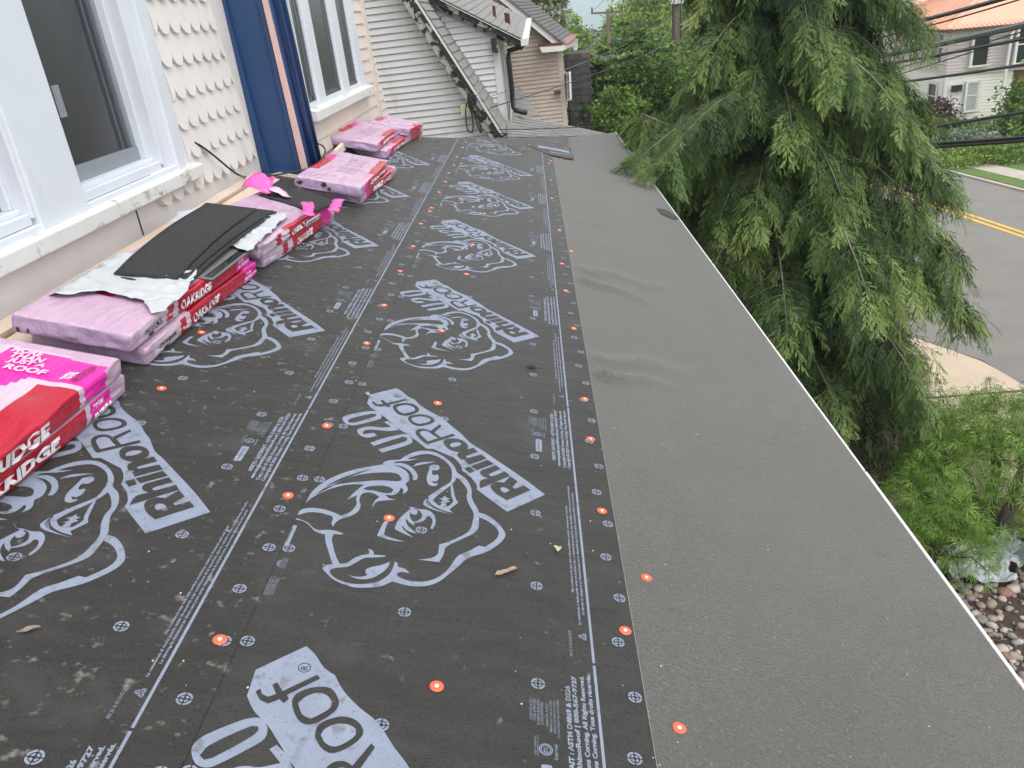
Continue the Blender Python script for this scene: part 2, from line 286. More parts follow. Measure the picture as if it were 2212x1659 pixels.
ART = [
(1,[(-752,1244),(-708,1289),(-663,1334),(-638,1313),(-608,1276),(-581,1260),(-554,1220),(-511,1180),(-467,1148),(-421,1089),(-391,1055),(-350,993),(-307,955),(-249,898),(-205,855),(-143,792),(-88,730),(-150,663),(-210,599),(-271,660),(-310,700),(-311,721),(-322,746),(-338,773),(-365,800),(-368,820),(-380,849),(-400,877),(-444,898),(-475,914),(-495,907),(-510,923),(-559,974),(-577,990),(-609,1017),(-646,1060),(-685,1104),(-716,1129),(-732,1147),(-748,1171)]),
(2,[(-734,1185),(-726,1194),(-719,1181),(-705,1175),(-690,1185),(-705,1208),(-697,1217),(-679,1195),(-619,1253),(-610,1244),(-668,1186),(-661,1177),(-668,1164),(-680,1173),(-697,1159),(-717,1164)]),
(2,[(-653,1174),(-648,1194),(-629,1211),(-603,1221),(-581,1220),(-562,1199),(-555,1177),(-564,1153),(-585,1129),(-605,1118),(-625,1124),(-643,1148)]),
(2,[(-586,1097),(-584,1121),(-565,1139),(-540,1150),(-512,1145),(-494,1127),(-491,1111),(-503,1087),(-524,1067),(-544,1057),(-564,1065),(-579,1082)]),
(3,[(-639,1167),(-628,1187),(-606,1202),(-584,1198),(-571,1181),(-571,1166),(-588,1146),(-604,1132),(-623,1140)]),
(3,[(-574,1095),(-570,1111),(-548,1128),(-524,1130),(-507,1120),(-505,1107),(-521,1085),(-541,1072),(-560,1077)]),
(2,[(-509,946),(-535,980),(-547,1005),(-544,1026),(-529,1040),(-511,1041),(-497,1034),(-470,1092),(-461,1084),(-482,1027),(-455,1000),(-417,1039),(-407,1028),(-496,937)]),
(3,[(-532,1010),(-523,1024),(-509,1026),(-497,1018),(-482,1002),(-465,988),(-497,955),(-514,976),(-529,997)]),
(2,[(-443,965),(-441,986),(-426,1000),(-398,1007),(-374,996),(-360,977),(-356,958),(-362,939),(-376,921),(-398,917),(-419,926),(-436,946)]),
(3,[(-419,949),(-416,965),(-401,978),(-387,981),(-381,973),(-386,960),(-398,947),(-411,938)]),
(2,[(-389,895),(-386,911),(-376,921),(-361,940),(-343,956),(-338,960),(-320,938),(-345,913),(-358,897),(-360,889),(-353,884),(-308,922),(-288,901),(-345,843),(-362,864),(-356,873),(-374,870),(-385,884)]),
(2,[(-339,835),(-285,893),(-262,872),(-317,816)]),
(2,[(-360,815),(-342,832),(-324,809),(-339,790)]),
(2,[(-302,752),(-277,777),(-296,785),(-305,801),(-303,817),(-291,830),(-256,866),(-237,846),(-270,811),(-276,800),(-273,792),(-265,792),(-223,834),(-204,810),(-226,761),(-252,758),(-262,748),(-300,708)]),
(2,[(-261,747),(-239,763),(-224,761),(-204,809),(-179,784),(-196,744),(-187,736),(-158,765),(-136,743),(-212,662),(-246,689),(-261,711),(-267,731)]),
(3,[(-252,758),(-224,762),(-204,809)]),
(3,[(-236,722),(-231,732),(-217,732),(-204,718),(-221,701),(-232,710)]),
(1,[(-809,1023),(-809,1040),(-795,1062),(-741,1106),(-719,1117),(-703,1118),(-690,1108),(-682,1094),(-681,1071),(-699,1048),(-756,994),(-773,989),(-792,996)]),
(2,[(-789,1013),(-780,1038),(-715,1096),(-702,1097),(-699,1088),(-708,1071),(-762,1014),(-778,1005)]),
(1,[(-743,953),(-741,972),(-720,995),(-697,1004),(-671,1005),(-635,1020),(-665,1048),(-654,1060),(-628,1039),(-606,1007),(-635,990),(-673,983),(-705,978),(-721,963),(-723,949),(-718,940),(-686,961),(-671,945),(-693,925),(-707,920),(-725,927),(-736,939)]),
(1,[(-687,888),(-647,934),(-595,978),(-576,987),(-562,974),(-549,946),(-557,918),(-637,837),(-653,854),(-576,930),(-568,948),(-573,962),(-586,963),(-671,872)]),
(1,[(-574,806),(-565,827),(-544,860),(-516,885),(-479,894),(-443,879),(-411,847),(-390,813),(-380,783),(-353,757),(-335,723),(-326,686),(-324,652),(-311,613),(-298,581),(-294,535),(-297,478),(-330,434),(-379,379),(-383,344),(-392,306),(-451,304),(-416,319),(-400,340),(-400,385),(-372,407),(-321,468),(-312,530),(-313,566),(-331,612),(-340,652),(-340,687),(-359,727),(-379,752),(-391,761),(-397,779),(-405,808),(-428,846),(-459,868),(-488,873),(-521,854),(-546,828),(-557,810)]),
(1,[(-397,774),(-385,767),(-380,748),(-388,717),(-402,685),(-427,639),(-442,601),(-453,606),(-458,619),(-450,632),(-423,679),(-399,716),(-395,742)]),
(1,[(-394,700),(-390,708),(-382,670),(-373,630),(-363,609),(-387,565),(-374,550),(-403,555),(-434,570),(-451,589),(-458,601),(-448,618),(-439,599),(-420,578),(-403,578),(-389,583),(-379,615),(-385,631),(-391,667)]),
(1,[(-417,577),(-412,596),(-422,594),(-410,606),(-415,614),(-425,614),(-413,624),(-407,638),(-402,627),(-390,627),(-399,616),(-388,610),(-399,599),(-398,582)]),
(1,[(-461,612),(-469,577),(-458,562),(-426,550),(-367,540),(-411,551),(-448,567),(-461,580)]),
(1,[(-533,569),(-512,548),(-498,549),(-477,544),(-450,546),(-431,528),(-422,500),(-421,478),(-426,454),(-433,456),(-430,486),(-434,505),(-443,516),(-451,512),(-452,498),(-463,481),(-483,470),(-480,457),(-496,469),(-507,486),(-508,478),(-497,450),(-467,420),(-490,425),(-505,436),(-513,448),(-514,441),(-501,423),(-473,398),(-512,415),(-533,427),(-533,445),(-528,478),(-516,509),(-501,542),(-519,552)]),
(2,[(-500,510),(-497,529),(-490,544),(-475,535),(-465,517),(-464,502),(-472,485),(-484,474),(-496,491)]),
(3,[(-479,525),(-479,517),(-482,511),(-487,508),(-492,509),(-497,513),(-499,520),(-499,527),(-496,533),(-491,537),(-486,536),(-481,532)]),
(1,[(-567,459),(-556,458),(-559,432),(-559,406),(-559,394),(-545,386),(-497,375),(-526,372),(-556,377),(-577,385),(-575,404),(-571,438)]),
(1,[(-471,799),(-463,810),(-446,811),(-440,801),(-443,786),(-461,774),(-461,756),(-455,744),(-442,754),(-438,744),(-437,723),(-445,709),(-458,710),(-448,696),(-437,703),(-437,690),(-449,680),(-463,685),(-473,712),(-475,738),(-473,771)]),
(1,[(-526,778),(-517,801),(-495,817),(-455,831),(-493,804),(-515,788)]),
(1,[(-805,491),(-801,551),(-782,609),(-747,663),(-703,710),(-655,744),(-623,764),(-622,778),(-608,795),(-574,809),(-515,833),(-543,812),(-586,793),(-592,781),(-563,790),(-536,779),(-515,753),(-504,727),(-504,702),(-515,699),(-521,727),(-535,752),(-563,770),(-590,770),(-564,762),(-539,738),(-529,710),(-528,690),(-535,670),(-525,646),(-526,626),(-536,611),(-538,637),(-547,645),(-551,615),(-566,596),(-586,594),(-574,578),(-550,575),(-596,557),(-609,543),(-611,520),(-615,528),(-611,556),(-602,577),(-623,591),(-643,591),(-656,577),(-658,548),(-648,515),(-651,483),(-672,452),(-693,434),(-702,410),(-702,394),(-711,408),(-712,433),(-717,444),(-755,452),(-788,445),(-813,422),(-820,411),(-818,440),(-793,466),(-755,473),(-719,465),(-694,454),(-672,477),(-661,520),(-668,550),(-668,569),(-693,537),(-683,571),(-668,612),(-659,632),(-701,620),(-742,591),(-774,554),(-795,516)]),
(2,[(-771,585),(-733,647),(-689,695),(-651,729),(-688,687),(-730,635)]),
(2,[(-787,534),(-769,575),(-747,606),(-723,642),(-695,672),(-665,693),(-633,708),(-589,722),(-567,719),(-554,701),(-551,687),(-561,678),(-615,669),(-668,647),(-719,622),(-757,594),(-777,565)]),
(2,[(-658,607),(-639,626),(-605,639),(-580,636),(-567,625),(-571,607),(-593,601),(-620,607),(-643,604)]),
(1,[(-820,411),(-802,409),(-774,397),(-753,376),(-738,371),(-708,380),(-685,377),(-669,372),(-672,366),(-695,362),(-694,338),(-686,314),(-667,267),(-651,240),(-634,247),(-621,269),(-603,288),(-585,297),(-584,306),(-590,320),(-579,317),(-571,306),(-572,298),(-538,302),(-541,296),(-571,285),(-593,278),(-608,258),(-629,232),(-652,223),(-668,213),(-670,205),(-663,191),(-642,176),(-610,168),(-579,172),(-548,185),(-531,202),(-517,227),(-511,261),(-511,281),(-504,279),(-498,260),(-483,259),(-471,250),(-466,242),(-483,243),(-497,237),(-496,224),(-472,213),(-441,212),(-411,223),(-387,244),(-365,282),(-343,346),(-315,375),(-287,407),(-269,405),(-241,446),(-232,477),(-238,501),(-265,533),(-293,547),(-297,572),(-272,566),(-239,535),(-218,500),(-212,478),(-219,449),(-238,416),(-268,379),(-314,343),(-335,306),(-363,258),(-385,224),(-409,204),(-438,193),(-469,192),(-505,199),(-529,175),(-552,165),(-593,155),(-627,162),(-657,176),(-679,197),(-692,212),(-686,225),(-670,234),(-689,279),(-706,318),(-717,355),(-729,357),(-747,364),(-769,386),(-792,402),(-818,404)]),
(1,[(-626,202),(-606,197),(-586,200),(-572,210),(-580,221),(-580,233),(-564,247),(-541,261),(-524,278),(-524,260),(-532,236),(-548,212),(-563,198),(-580,191),(-600,191)]),
]

def smooth_loop(pts, corner=0.9, n=3):
    """round the gentle bends of a traced outline, keep its sharp corners"""
    m = len(pts); V = [Vector((a, b, 0)) for a, b in pts]; T = []
    for i in range(m):
        a = V[i]-V[i-1]; b = V[(i+1) % m]-V[i]
        sharp = a.length < 1e-9 or b.length < 1e-9 or a.angle(b) > corner
        T.append(None if sharp else (V[(i+1) % m]-V[i-1]).normalized())
    out = []
    for i in range(m):
        p, q = V[i], V[(i+1) % m]; d = q-p; L = d.length
        out.append((p.x, p.y))
        if L < 14: continue
        t0 = (T[i] or d.normalized())*L; t1 = (T[(i+1) % m] or d.normalized())*L
        for k in range(1, n):
            s = k/n; w = p*(2*s**3-3*s*s+1)+t0*(s**3-2*s*s+s)+q*(-2*s**3+3*s*s)+t1*(s**3-s*s); out.append((w.x, w.y))
    return out
ART = [(lay, smooth_loop(p, 0.42 if i == 0 else 0.9)) for i, (lay, p) in enumerate(ART)]
def add_target(g, u, v, h, r=0.0168):
    if v < V0+.1 or v > hipv(u)-0.05: return
    n = 28
    for (ra, rb, off, gap) in ((0.70, 1.0, 0.0, 0.10), (0.28, 0.50, 0.0, 0.28)):
        for q in range(4):
            a0 = off + q*math.pi/2 + gap; a1 = off + (q+1)*math.pi/2 - gap; m = 6
            if ra < 0.5:                            # inner: four leaf shapes round a plain centre
                vs = []
                for k in range(m+1):
                    a = a0+(a1-a0)*k/m; vs.append(roof(u+r*rb*1.1*math.cos(a), v+r*rb*1.1*math.sin(a), h))
                a = (a0+a1)/2; vs.append(roof(u+r*ra*math.cos(a1), v+r*ra*math.sin(a1), h)); vs.append(roof(u+r*ra*math.cos(a0), v+r*ra*math.sin(a0), h))
                g.face(vs)
            else:
                for k in range(m):
                    a = a0+(a1-a0)*k/m; b = a0+(a1-a0)*(k+1)/m
                    g.face([roof(u+r*x*math.cos(t), v+r*x*math.sin(t), h) for x, t in ((ra, a), (rb, a), (rb, b), (ra, b))])
def small_text(g, s, u, va, vbb, hgt, h, bold=0.0):
    """letters read along +v (va < vbb) or -v; u = middle of the line"""
    d = 1 if vbb > va else -1
    put_text(g, s, lambda x, y: roof(u + d*(0.5-y)*hgt, va+(vbb-va)*x, h), bold)
def print_sheet(parent, du, vb, h0, ks, u_edge, mats):
    g = G(); V1 = lambda u: hipv(u)-0.06
    for k in ks:
        vo = vb + k*P_
        for i, (lay, pts) in enumerate(ART):
            uv = [(u/1000+du, vo+v/1000) for u, v in pts]
            if any(v > V1(u) or u < -2.1 for u, v in uv) or max(v for u, v in uv) < V0+.02: continue
            g.mi = 1 if lay == 2 else 0
            h = h0 + (0.0008, 0.0018, 0.0028)[lay-1] + 0.00003*(i % 12)
            bm = bmesh.new(); f = bm.faces.new([bm.verts.new(roof(u, v, h)) for u, v in uv]); bmesh.ops.triangulate(bm, faces=[f])
            bm.verts.index_update(); g.tris([w.co.copy() for w in bm.verts], [tuple(w.index for w in q.verts) for q in bm.faces]); bm.free()
        g.mi = 0; h = h0+0.0008
        def ok(u, v): return v < V1(u)
        if k >= -1 and max(du, -.5)+0 > -2:
            # registered mark on the banner
            if ok(du-.45, vo+1.34):
                g.mi = 1; c = (-0.6508+du, vo+1.2685); hh = h0+0.0019
                for q in range(20):
                    a = 2*math.pi*q/20; b = 2*math.pi*(q+1)/20
                    g.face([roof(c[0]+r*math.cos(t), c[1]+r*math.sin(t), hh) for r, t in ((.0125, a), (.0142, a), (.0142, b), (.0125, b))])
                put_text(g, 'R', lambda x, y: roof(c[0]+.0075-.015*y, c[1]-.006+.012*x, hh)); g.mi = 0
        # guide line
        uL = 0.018+du
        if ok(uL, vo+0.5):
            g.face([roof(uL-.0034, vo+.005, h), roof(uL+.0034, vo+.005, h), roof(uL+.0034, min(vo+P_-.003, V1(uL)), h), roof(uL-.0034, min(vo+P_-.003, V1(uL)), h)])
        B = vo
        if not ok(du-.1, B+.02): continue
        T = lambda s, u, a, b, hg, bo=0.0: small_text(g, s, u+du, B+a, B+b, hg, h, bo)
        T('MEETS / SATISFAIT : ASTM D4869 & D226', -.0515, -.440, -.080, .0130, .05)
        T('eavetopeak.com/RhinoRoof | 800-567-9727', -.0335, -.477, -.046, .0150, .05)
        T('Copyright \u00a9 2020 Owens Corning. All Rights Reserved.', -.0150, -.482, -.043, .0150, .045)
        T('Copyright \u00a9 2020 Owens Corning. Tous droits r\u00e9serv\u00e9s.', .0015, -.483, -.034, .0150, .045)
        T('Slip resistance may vary with surface conditions, weather, footwear and roof pitch', -.0205, -1.142, -.722, .0088, .03)
        T('La resistencia al desliz puede variar de acuerdo a las condiciones de la superficie, tipo de calzado o clima y la pendiente del techo', -.0085, -1.268, -.598, .0088, .03)
        T('Le d\u00e9gr\u00e9e de r\u00e9sistance au glissement peut varier d\u00e9pendant de la temp\u00e9rature, chaussures utiliser et le toit pente', .0035, -1.228, -.637, .0088, .03)
        T('400 20 16 65 I314212074', -.037, .018, .108, .008)
        cx_, cv = -.003+du, B+.092                   # recycling triangle with its number
        for q in range(3):
            a = math.radians(180+120*q); b = math.radians(180+120*(q+1)); p0 = (math.cos(a), math.sin(a)); p1 = (math.cos(b), math.sin(b))
            for s0, s1 in ((.08, .42), (.52, .92)):
                A = [(p0[0]+(p1[0]-p0[0])*s, p0[1]+(p1[1]-p0[1])*s) for s in (s0, s1)]
                g.face([roof(cx_+.0165*x, cv+.0165*y, h) for x, y in (A[0], A[1], (A[1][0]*.62, A[1][1]*.62), (A[0][0]*.62, A[0][1]*.62))])
        T('5', -.003, .087, .097, .010)
        for j, (s, a, b) in enumerate((('CAN/CSA A123.3', -.192, -.131), ('CCRR APPROVED', -.194, -.132), ('FLORIDA BUILDING', -.204, -.134), ('CODE APPROVED', -.203, -.139), ('CAN/CSA A123.3', -.206, -.142), ('APPROUV\u00c9 PAR LE CCRR', -.220, -.131), ('APPROUV\u00c9 PAR LE CODE', -.222, -.133), ('DU B\u00c2TIMENT DE LA FLORIDE', -.233, -.127))):
            T(s, -.138+.0083*j+(.003 if j > 3 else 0), a, b, .0062)
        # certification mark
        ce = (-.106+du, B-.267)
        for ra, rb in ((.0128, .0150), (.0095, .0112)):
            for q in range(24):
                a = 2*math.pi*q/24; b = 2*math.pi*(q+1)/24
                g.face([roof(ce[0]+r*math.cos(t), ce[1]+r*math.sin(t), h) for r, t in ((ra, a), (rb, a), (rb, b), (ra, b))])
        T('ETL', -.106, -.2745, -.2595, .009, .02); T('CODE COMPLIANCE', -.129, -.285, -.235, .0045); T('CONFORMIT\u00c9 AU CODE', -.1235, -.287, -.232, .0045); T('Intertek', -.0845, -.290, -.250, .0085)
        def pill(u, a, b, w):
            n = 8; r = w*.8; pts = []
            for (cu_, cvv, t0) in ((u+w-r*.5, b-r*.5, 0), (u-w+r*.5, b-r*.5, 90), (u-w+r*.5, a+r*.5, 180), (u+w-r*.5, a+r*.5, 270)):
                for q in range(n): t = math.radians(t0+90*q/(n-1)); pts.append(roof(cu_+r*.5*math.cos(t), cvv+r*.5*math.sin(t), h))
            g.face(pts)
        pill(-.105+du, B-.395, B-.305, .0115)
        g.mi = 1; hh = h; h = h+.0009; T('UV PROTECTED', -.105, -.380, -.320, .006); h = hh; g.mi = 0
        if du == 0:
            pill(-.812, B+.285, B+.378, .0125)
            g.mi = 1; h = h+.0009; T('UV PROTECTED', -.809, .300, .363, .005); h = hh; g.mi = 0
            for q, (s, a, b) in enumerate((('CODE APPROVED', .152, .082), ('FLORIDA BUILDING', .154, .080), ('CCRR APPROVED', .150, .084), ('CAN/CSA A123.3', .152, .086))): T(s, -.806+.0064*q, a, b, .0048)
            for q in range(3): T(('ICC EVALUATION', 'SERVICE', 'LISTED')[q], -.797+.0055*q, .190, .232, .0038)
            for ra in (.006, .0095, .013):           # shield emblem
                for q in range(8):
                    a = math.pi*(-.5+q/8)+math.pi; b = math.pi*(-.5+(q+1)/8)+math.pi
                    g.face([roof(-.803+r*math.cos(t)*.8+.004, B+.208+r*math.sin(t), h) for r, t in ((ra-.0018, a), (ra, a), (ra, b), (ra-.0018, b))])
    # nailing targets
    for j in range(-3, 40):
        q = j*P_/4
        base = vb - 1.4902
        for u, o in ((-.1210, .002), (-.4575, .178), (-.7955, .010), (.1090, .001), (.0870, .178), (-.8180, .180)):
            if u == -.818 and du == 0: continue
            add_target(g, u+du, base+q+o, h0+0.0012+0.0003*(u > -.3))
    return obj('printed_pattern', g, mats, parent)
print_sheet(lower, 0.0, VB_R, 0.007, range(-2, 6), .134, [M['print'], M['felt']])
print_sheet(upper, DU, VB_L, 0.012, range(-2, 6), -.813, [M['print'], M['felt_dusty']])

# wrinkled end of a roll lapped over the hip from the far side
def flap_h(u, v):
    s = sm((u+0.10)/0.3)
    return 0.009 + s*(0.006*abs(math.sin(v*9+u*3)) + 0.012*sm((u-.28)/.10)*(0.5+0.5*math.sin(v*11)) + 0.008*vnoise(u*14, v*9, 3))
g = G(); nu, nv = 44, 34; vs = []; fs = []
def flap_uv(i, k):
    u = -0.16 + (0.365+0.015*math.sin(k*.5)+0.16)*i/nu; lo = 9.20 + 0.50*(1-sm((u+.16)/.30)) + 0.02*math.sin(u*17); hi = hipv(u)-0.01
    return u, lo+(hi-lo)*k/nv
for i in range(nu+1):
    for k in range(nv+1):
        u, v = flap_uv(i, k); vs.append(roof(u, v, flap_h(u, v) if k else max(0.013, flap_h(u, v)*.8)))
for i in range(nu):
    for k in range(nv): fs.append((i*(nv+1)+k, (i+1)*(nv+1)+k, (i+1)*(nv+1)+k+1, i*(nv+1)+k+1))
g.tris(vs, fs)
flap = tag(obj('underlayment_sheet', g, M['felt'], smooth=True), 'wrinkled cut end of printed underlayment lapped over the far hip of the roof', 'roof underlayment', 'printed underlayment rolls')
flap.modifiers.new('thick', 'SOLIDIFY').thickness = 0.003
g = G()
def fstrip(pts, w):
    for (a, b), (c, d) in zip(pts, pts[1:]):
        n = 6
        for q in range(n):
            P = []
            for (s, sd) in ((q/n, -1), ((q+1)/n, -1), ((q+1)/n, 1), (q/n, 1)):
                u = a+(c-a)*s; v = b+(d-b)*s + sd*w
                P.append(roof(u, v, flap_h(u, v)+0.004))
            g.face(P)
fstrip([(-.02, 9.72), (.12, 9.68), (.34, 9.62)], .10)
for q in range(7): fstrip([(.12+.03*q, 9.38+.02*(q % 2)), (.17+.03*q, 9.43)], .012)
obj('printed_pattern', g, M['print'], flap)

# ------------------------------------------------------------------ cap nails
NAILS = [(0.204, 1.334), (-0.353, 1.355), (-0.854, 1.4), (0.111, 1.627), (0.201, 1.867), (-0.557, 1.966), (-0.861, 1.998), (0.096, 2.174), (-0.848, 2.44), (-1.446, 2.526), (0.094, 2.652), (-0.494, 2.75), (0.094, 2.994), (-1.498, 3.047), (-0.849, 3.201), (-0.551, 3.494), (-0.853, 3.694), (0.09, 3.809), (-0.857, 4.258), (0.075, 4.409), (-0.5, 4.415), (-0.853, 4.776), (0.074, 4.953), (-0.503, 5.05), (0.154, 5.314), (-0.874, 5.337), (-0.855, 5.72), (-0.855, 5.837), (0.091, 5.837), (-0.475, 5.954), (-0.684, 6.322), (-0.858, 6.393), (-0.847, 6.838), (0.064, 6.925), (-0.856, 7.243), (-0.843, 7.644), (0.078, 7.759), (-0.788, 7.818), (-0.483, 7.851), (-0.856, 8.122), (0.082, 8.706), (-0.842, 8.726), (-1.308, 8.808), (0.108, 8.89), (-0.838, 9.13), (0.237, 9.173), (-0.539, 9.256), (-0.485, 9.274), (-0.714, 9.338), (-0.2, 9.378), (0.128, 9.433), (-0.132, 9.701), (0.304, 9.97), (0.221, 10.393)]
def ordinal(i):
    return ['nearest', 'second nearest', 'third nearest', 'fourth nearest', 'fifth nearest', 'sixth nearest', 'seventh nearest', 'eighth nearest', 'ninth nearest', 'tenth nearest', 'eleventh nearest', 'twelfth nearest', 'thirteenth nearest', 'fourteenth nearest', 'fifteenth nearest', 'sixteenth nearest', 'seventeenth nearest', 'eighteenth nearest', 'nineteenth nearest', 'twentieth nearest'][i]
def lathe(g, u, v, prof, n=20):
    rings = [[roof(u+r*math.cos(2*math.pi*k/n), v+r*math.sin(2*math.pi*k/n), h) for k in range(n)] for r, h in prof]
    vs = [p for q in rings for p in q]; fs = []
    for i in range(len(rings)-1):
        for k in range(n): fs.append((i*n+k, i*n+(k+1) % n, (i+1)*n+(k+1) % n, (i+1)*n+k))
    fs.append(tuple(range((len(rings)-1)*n, len(rings)*n))); g.tris(vs, fs)
proto = None; cnt = {}
for (u, v) in NAILS:
    on_flap = u > -.6 and v > 9.2
    h = 0.003 if u > .134 and not on_flap else (0.012 if u < -.813 else 0.007)
    if on_flap: h = flap_h(u, v)+.003
    if on_flap: fam = 'in the wrinkled flap'
    elif u > .134: fam = 'in the plain grey membrane'
    elif u > .0: fam = 'in the row along the lower printed edge'
    elif u > -.75: fam = 'amid the central printed sheet'
    elif u > -1.0: fam = 'in the row along the lap seam'
    else: fam = 'beside the pink packs'
    i = cnt.get(fam, 0); cnt[fam] = i+1
    if proto is None:
        proto = thing('cap_nail', '', 'cap nail', roof(u, v, h))
        ga = G(); lathe(ga, u, v, [(.0158, h), (.0165, h+.0012), (.0155, h+.0024), (.0075, h+.0030), (.0065, h+.0022), (.001, h+.0022)])
        gb = G(); lathe(gb, u, v, [(.0052, h+.0022), (.0050, h+.0038), (.0035, h+.0042), (.0008, h+.0042)], 12)
        pc = obj('cap', ga, M['orange'], proto, smooth=True); ph = obj('nail_head', gb, M['steel'], proto, smooth=True); o = proto
    else:
        o = proto.copy(); C.objects.link(o)
        for p in (pc, ph): c = p.copy(); c.parent = o; C.objects.link(c)
    o.location = roof(u, v, h); o.rotation_euler = (0, 0, 0)
    tag(o, 'orange cap nail, %s one %s' % (ordinal(i), fam), 'cap nail', 'orange cap nails')
# ================================================================== the house whose porch roof this is
M['scallop'] = mat('scalloped_shingle_paint', (0.73, 0.685, 0.655), 0.55, 0.05, 2.5, bump=0.08, bscale=40, spots=[((0.56, 0.53, 0.47), 3.0, 0.60, 0.15, (1, 1, .6))])
M['lapwall'] = mat('beige_siding', (0.70, 0.60, 0.53), 0.55, 0.05, 3, bump=0.08, bscale=40, spots=[((0.58, 0.50, 0.40), 3.0, 0.58, 0.2, (1, 1, .4))])
M['white'] = mat('white_vinyl', (0.67, 0.695, 0.755), 0.38, 0.03, 4, spots=[((0.55, 0.56, 0.56), 6, 0.66, 0.12, (1, 1, .35))])
M['sill'] = mat('weathered_sill', (0.68, 0.68, 0.66), 0.5, 0.05, 5, spots=[((0.30, 0.28, 0.20), 5, 0.57, 0.12, (1.5, 1, 3)), ((0.42, 0.42, 0.40), 14, 0.60, 0.1, (1, 1, .4))])
M['screen'] = mat('window_screen', (0.030, 0.033, 0.037), 0.30, 0.15, 1.6, col2=(0.046, 0.047, 0.049), spec=0.5)
M['sash'] = mat('grey_sash', (0.24, 0.26, 0.29), 0.4, 0.05, 6)
M['sash_d'] = mat('dark_sash', (0.09, 0.10, 0.12), 0.35, 0.05, 6)
M['blue'] = mat('blue_paint', (0.016, 0.052, 0.150), 0.32, 0.10, 4, bump=0.15, bscale=18, stretch=(1, 1, .3), spots=[((0.035, 0.075, 0.18), 9, 0.66, 0.08, (1, 1, .2))])
M['pinktrim'] = mat('pink_trim', (0.62, 0.42, 0.38), 0.65, 0.06, 8, bump=0.2, bscale=40, spots=[((0.35, 0.22, 0.18), 22, 0.72, 0.04)])
M['tan'] = mat('tan_flashing', (0.66, 0.53, 0.42), 0.5, 0.06, 5, spots=[((0.32, 0.26, 0.2), 30, 0.68, 0.06)])
M['cream'] = mat('cream_flashing', (0.70, 0.68, 0.58), 0.5, 0.06, 9)
M['black'] = mat('black_plastic', (0.012, 0.012, 0.013), 0.42)
M['tape'] = mat('sticker_paper', (0.24, 0.26, 0.28), 0.6, 0.2, 30)

house = thing('brick_and_siding_house', 'white scalloped-shingle house on the left with blue corner trim and white windows above the roof', 'house', (-3.5, 4, gz(4)))
house.name = 'near_house'
X1, X2, YJ = -2.075, -1.795, 6.12
# walls
g = G()
for (a, b, c, d) in ((-3.0, 2.28, gz(2), 3.2), (2.28, 4.475, gz(2), -.585), (4.475, YJ, gz(2), 3.2), (3.20, 3.585, -.585, 3.2)): g.box(-3.4, X1, a, b, c, d)
g.box(-3.4, -2.6, 2.28, 4.475, -.585, 3.2)
obj('wall', g, M['scallop'], house)
g = G()
for (a, b, c, d) in ((YJ+.02, 6.62, gz(8), 3.2), (6.62, 8.99, gz(8), -.50), (8.99, 9.62, gz(8), 3.2)): g.box(-3.4, X2-0.012, a, b, c, d)
g.box(-3.4, -2.4, 6.62, 8.99, -.50, 3.2)
z = -1.0
while z < 1.6:                                       # lap siding of the far wall
    for (a, b) in (((YJ+.45, 9.52),) if z < -.53 else ((9.0, 9.52),)):
        g.hexa([(X2-.012, a, z), (X2+.016, a, z), (X2+.016, b, z), (X2-.012, b, z)], [(X2-.012, a, z+.12), (X2+.001, a, z+.12), (X2+.001, b, z+.12), (X2-.012, b, z+.12)])
    z += .12
obj('lap_siding', g, M['lapwall'], house)
g = G()                                              # corner post and the flared skirt behind it
g.box(X2-.01, X2+.035, 9.50, 9.66, -1.15, 3.2); z = -1.14
obj('corner_post', g, M['lapwall'], house)
g = G()
while z < -0.05:
    w0 = 0.50*(1-ramp(-1.14, -0.1, z))+.02; w1 = 0.50*(1-ramp(-1.14, -0.1, z+.1))+.02
    g.hexa([(X2-.03, 9.66, z), (X2+.03, 9.66, z), (X2+.03, 9.66+w0, z), (X2-.03, 9.66+w0, z)], [(X2-.03, 9.66, z+.1), (X2+.012, 9.66, z+.1), (X2+.012, 9.66+w1, z+.1), (X2-.03, 9.66+w1, z+.1)]); z += .1
obj('flared_skirt', g, M['lapwall'], house)
# scalloped shingles between the window and the blue corner
g = G(); rows = [-.746, -.574, -.406, -.239, -.065, .107, .278, .45, .62, .79]
for r, zb in enumerate(rows):
    w = 0.159; y = 4.30 + (0.08 if r % 2 else 0.0); edge = 5.70 + (0.292-zb)/(1.17)*0.268+.03     # the blue corner leans
    start = 4.782 if zb > -.62 else 4.2; low = []
    while y < edge:
        yc = y+w/2; hw = w/2; zz = zb+rnd.uniform(-.005, .005)
        for k in range(13):
            a = math.pi+math.pi*k/12; q = yc+hw*math.cos(a)
            if start <= q <= edge: low.append((q, zz+.076+.076*math.sin(a)))
        y += w
    t = .020; n = len(low)                             # one course: a slab with a scalloped lower edge, thickest at the bottom
    f0 = [Vector((X1+.011+t*(1-ramp(zb, zb+.19, q)*.95), p, q)) for p, q in low]; b0 = [Vector((X1-.002, p, q)) for p, q in low]
    ft = [Vector((X1+.0115, p, zb+.19)) for p, q in low]
    for i in range(n-1):
        g.face([f0[i], f0[i+1], ft[i+1], ft[i]]); g.face([b0[i], b0[i+1], f0[i+1], f0[i]])
    for i in (0, n-1): g.face([b0[i], f0[i], ft[i], Vector((X1-.002, ft[i].y, ft[i].z))])
obj('scalloped_shingle', g, M['scallop'], house)
g = G(); g.box(X1-.003, X1+.0025, 4.05, 4.062, -.83, -.70); obj('shingle_joint', g, M['black'], house)
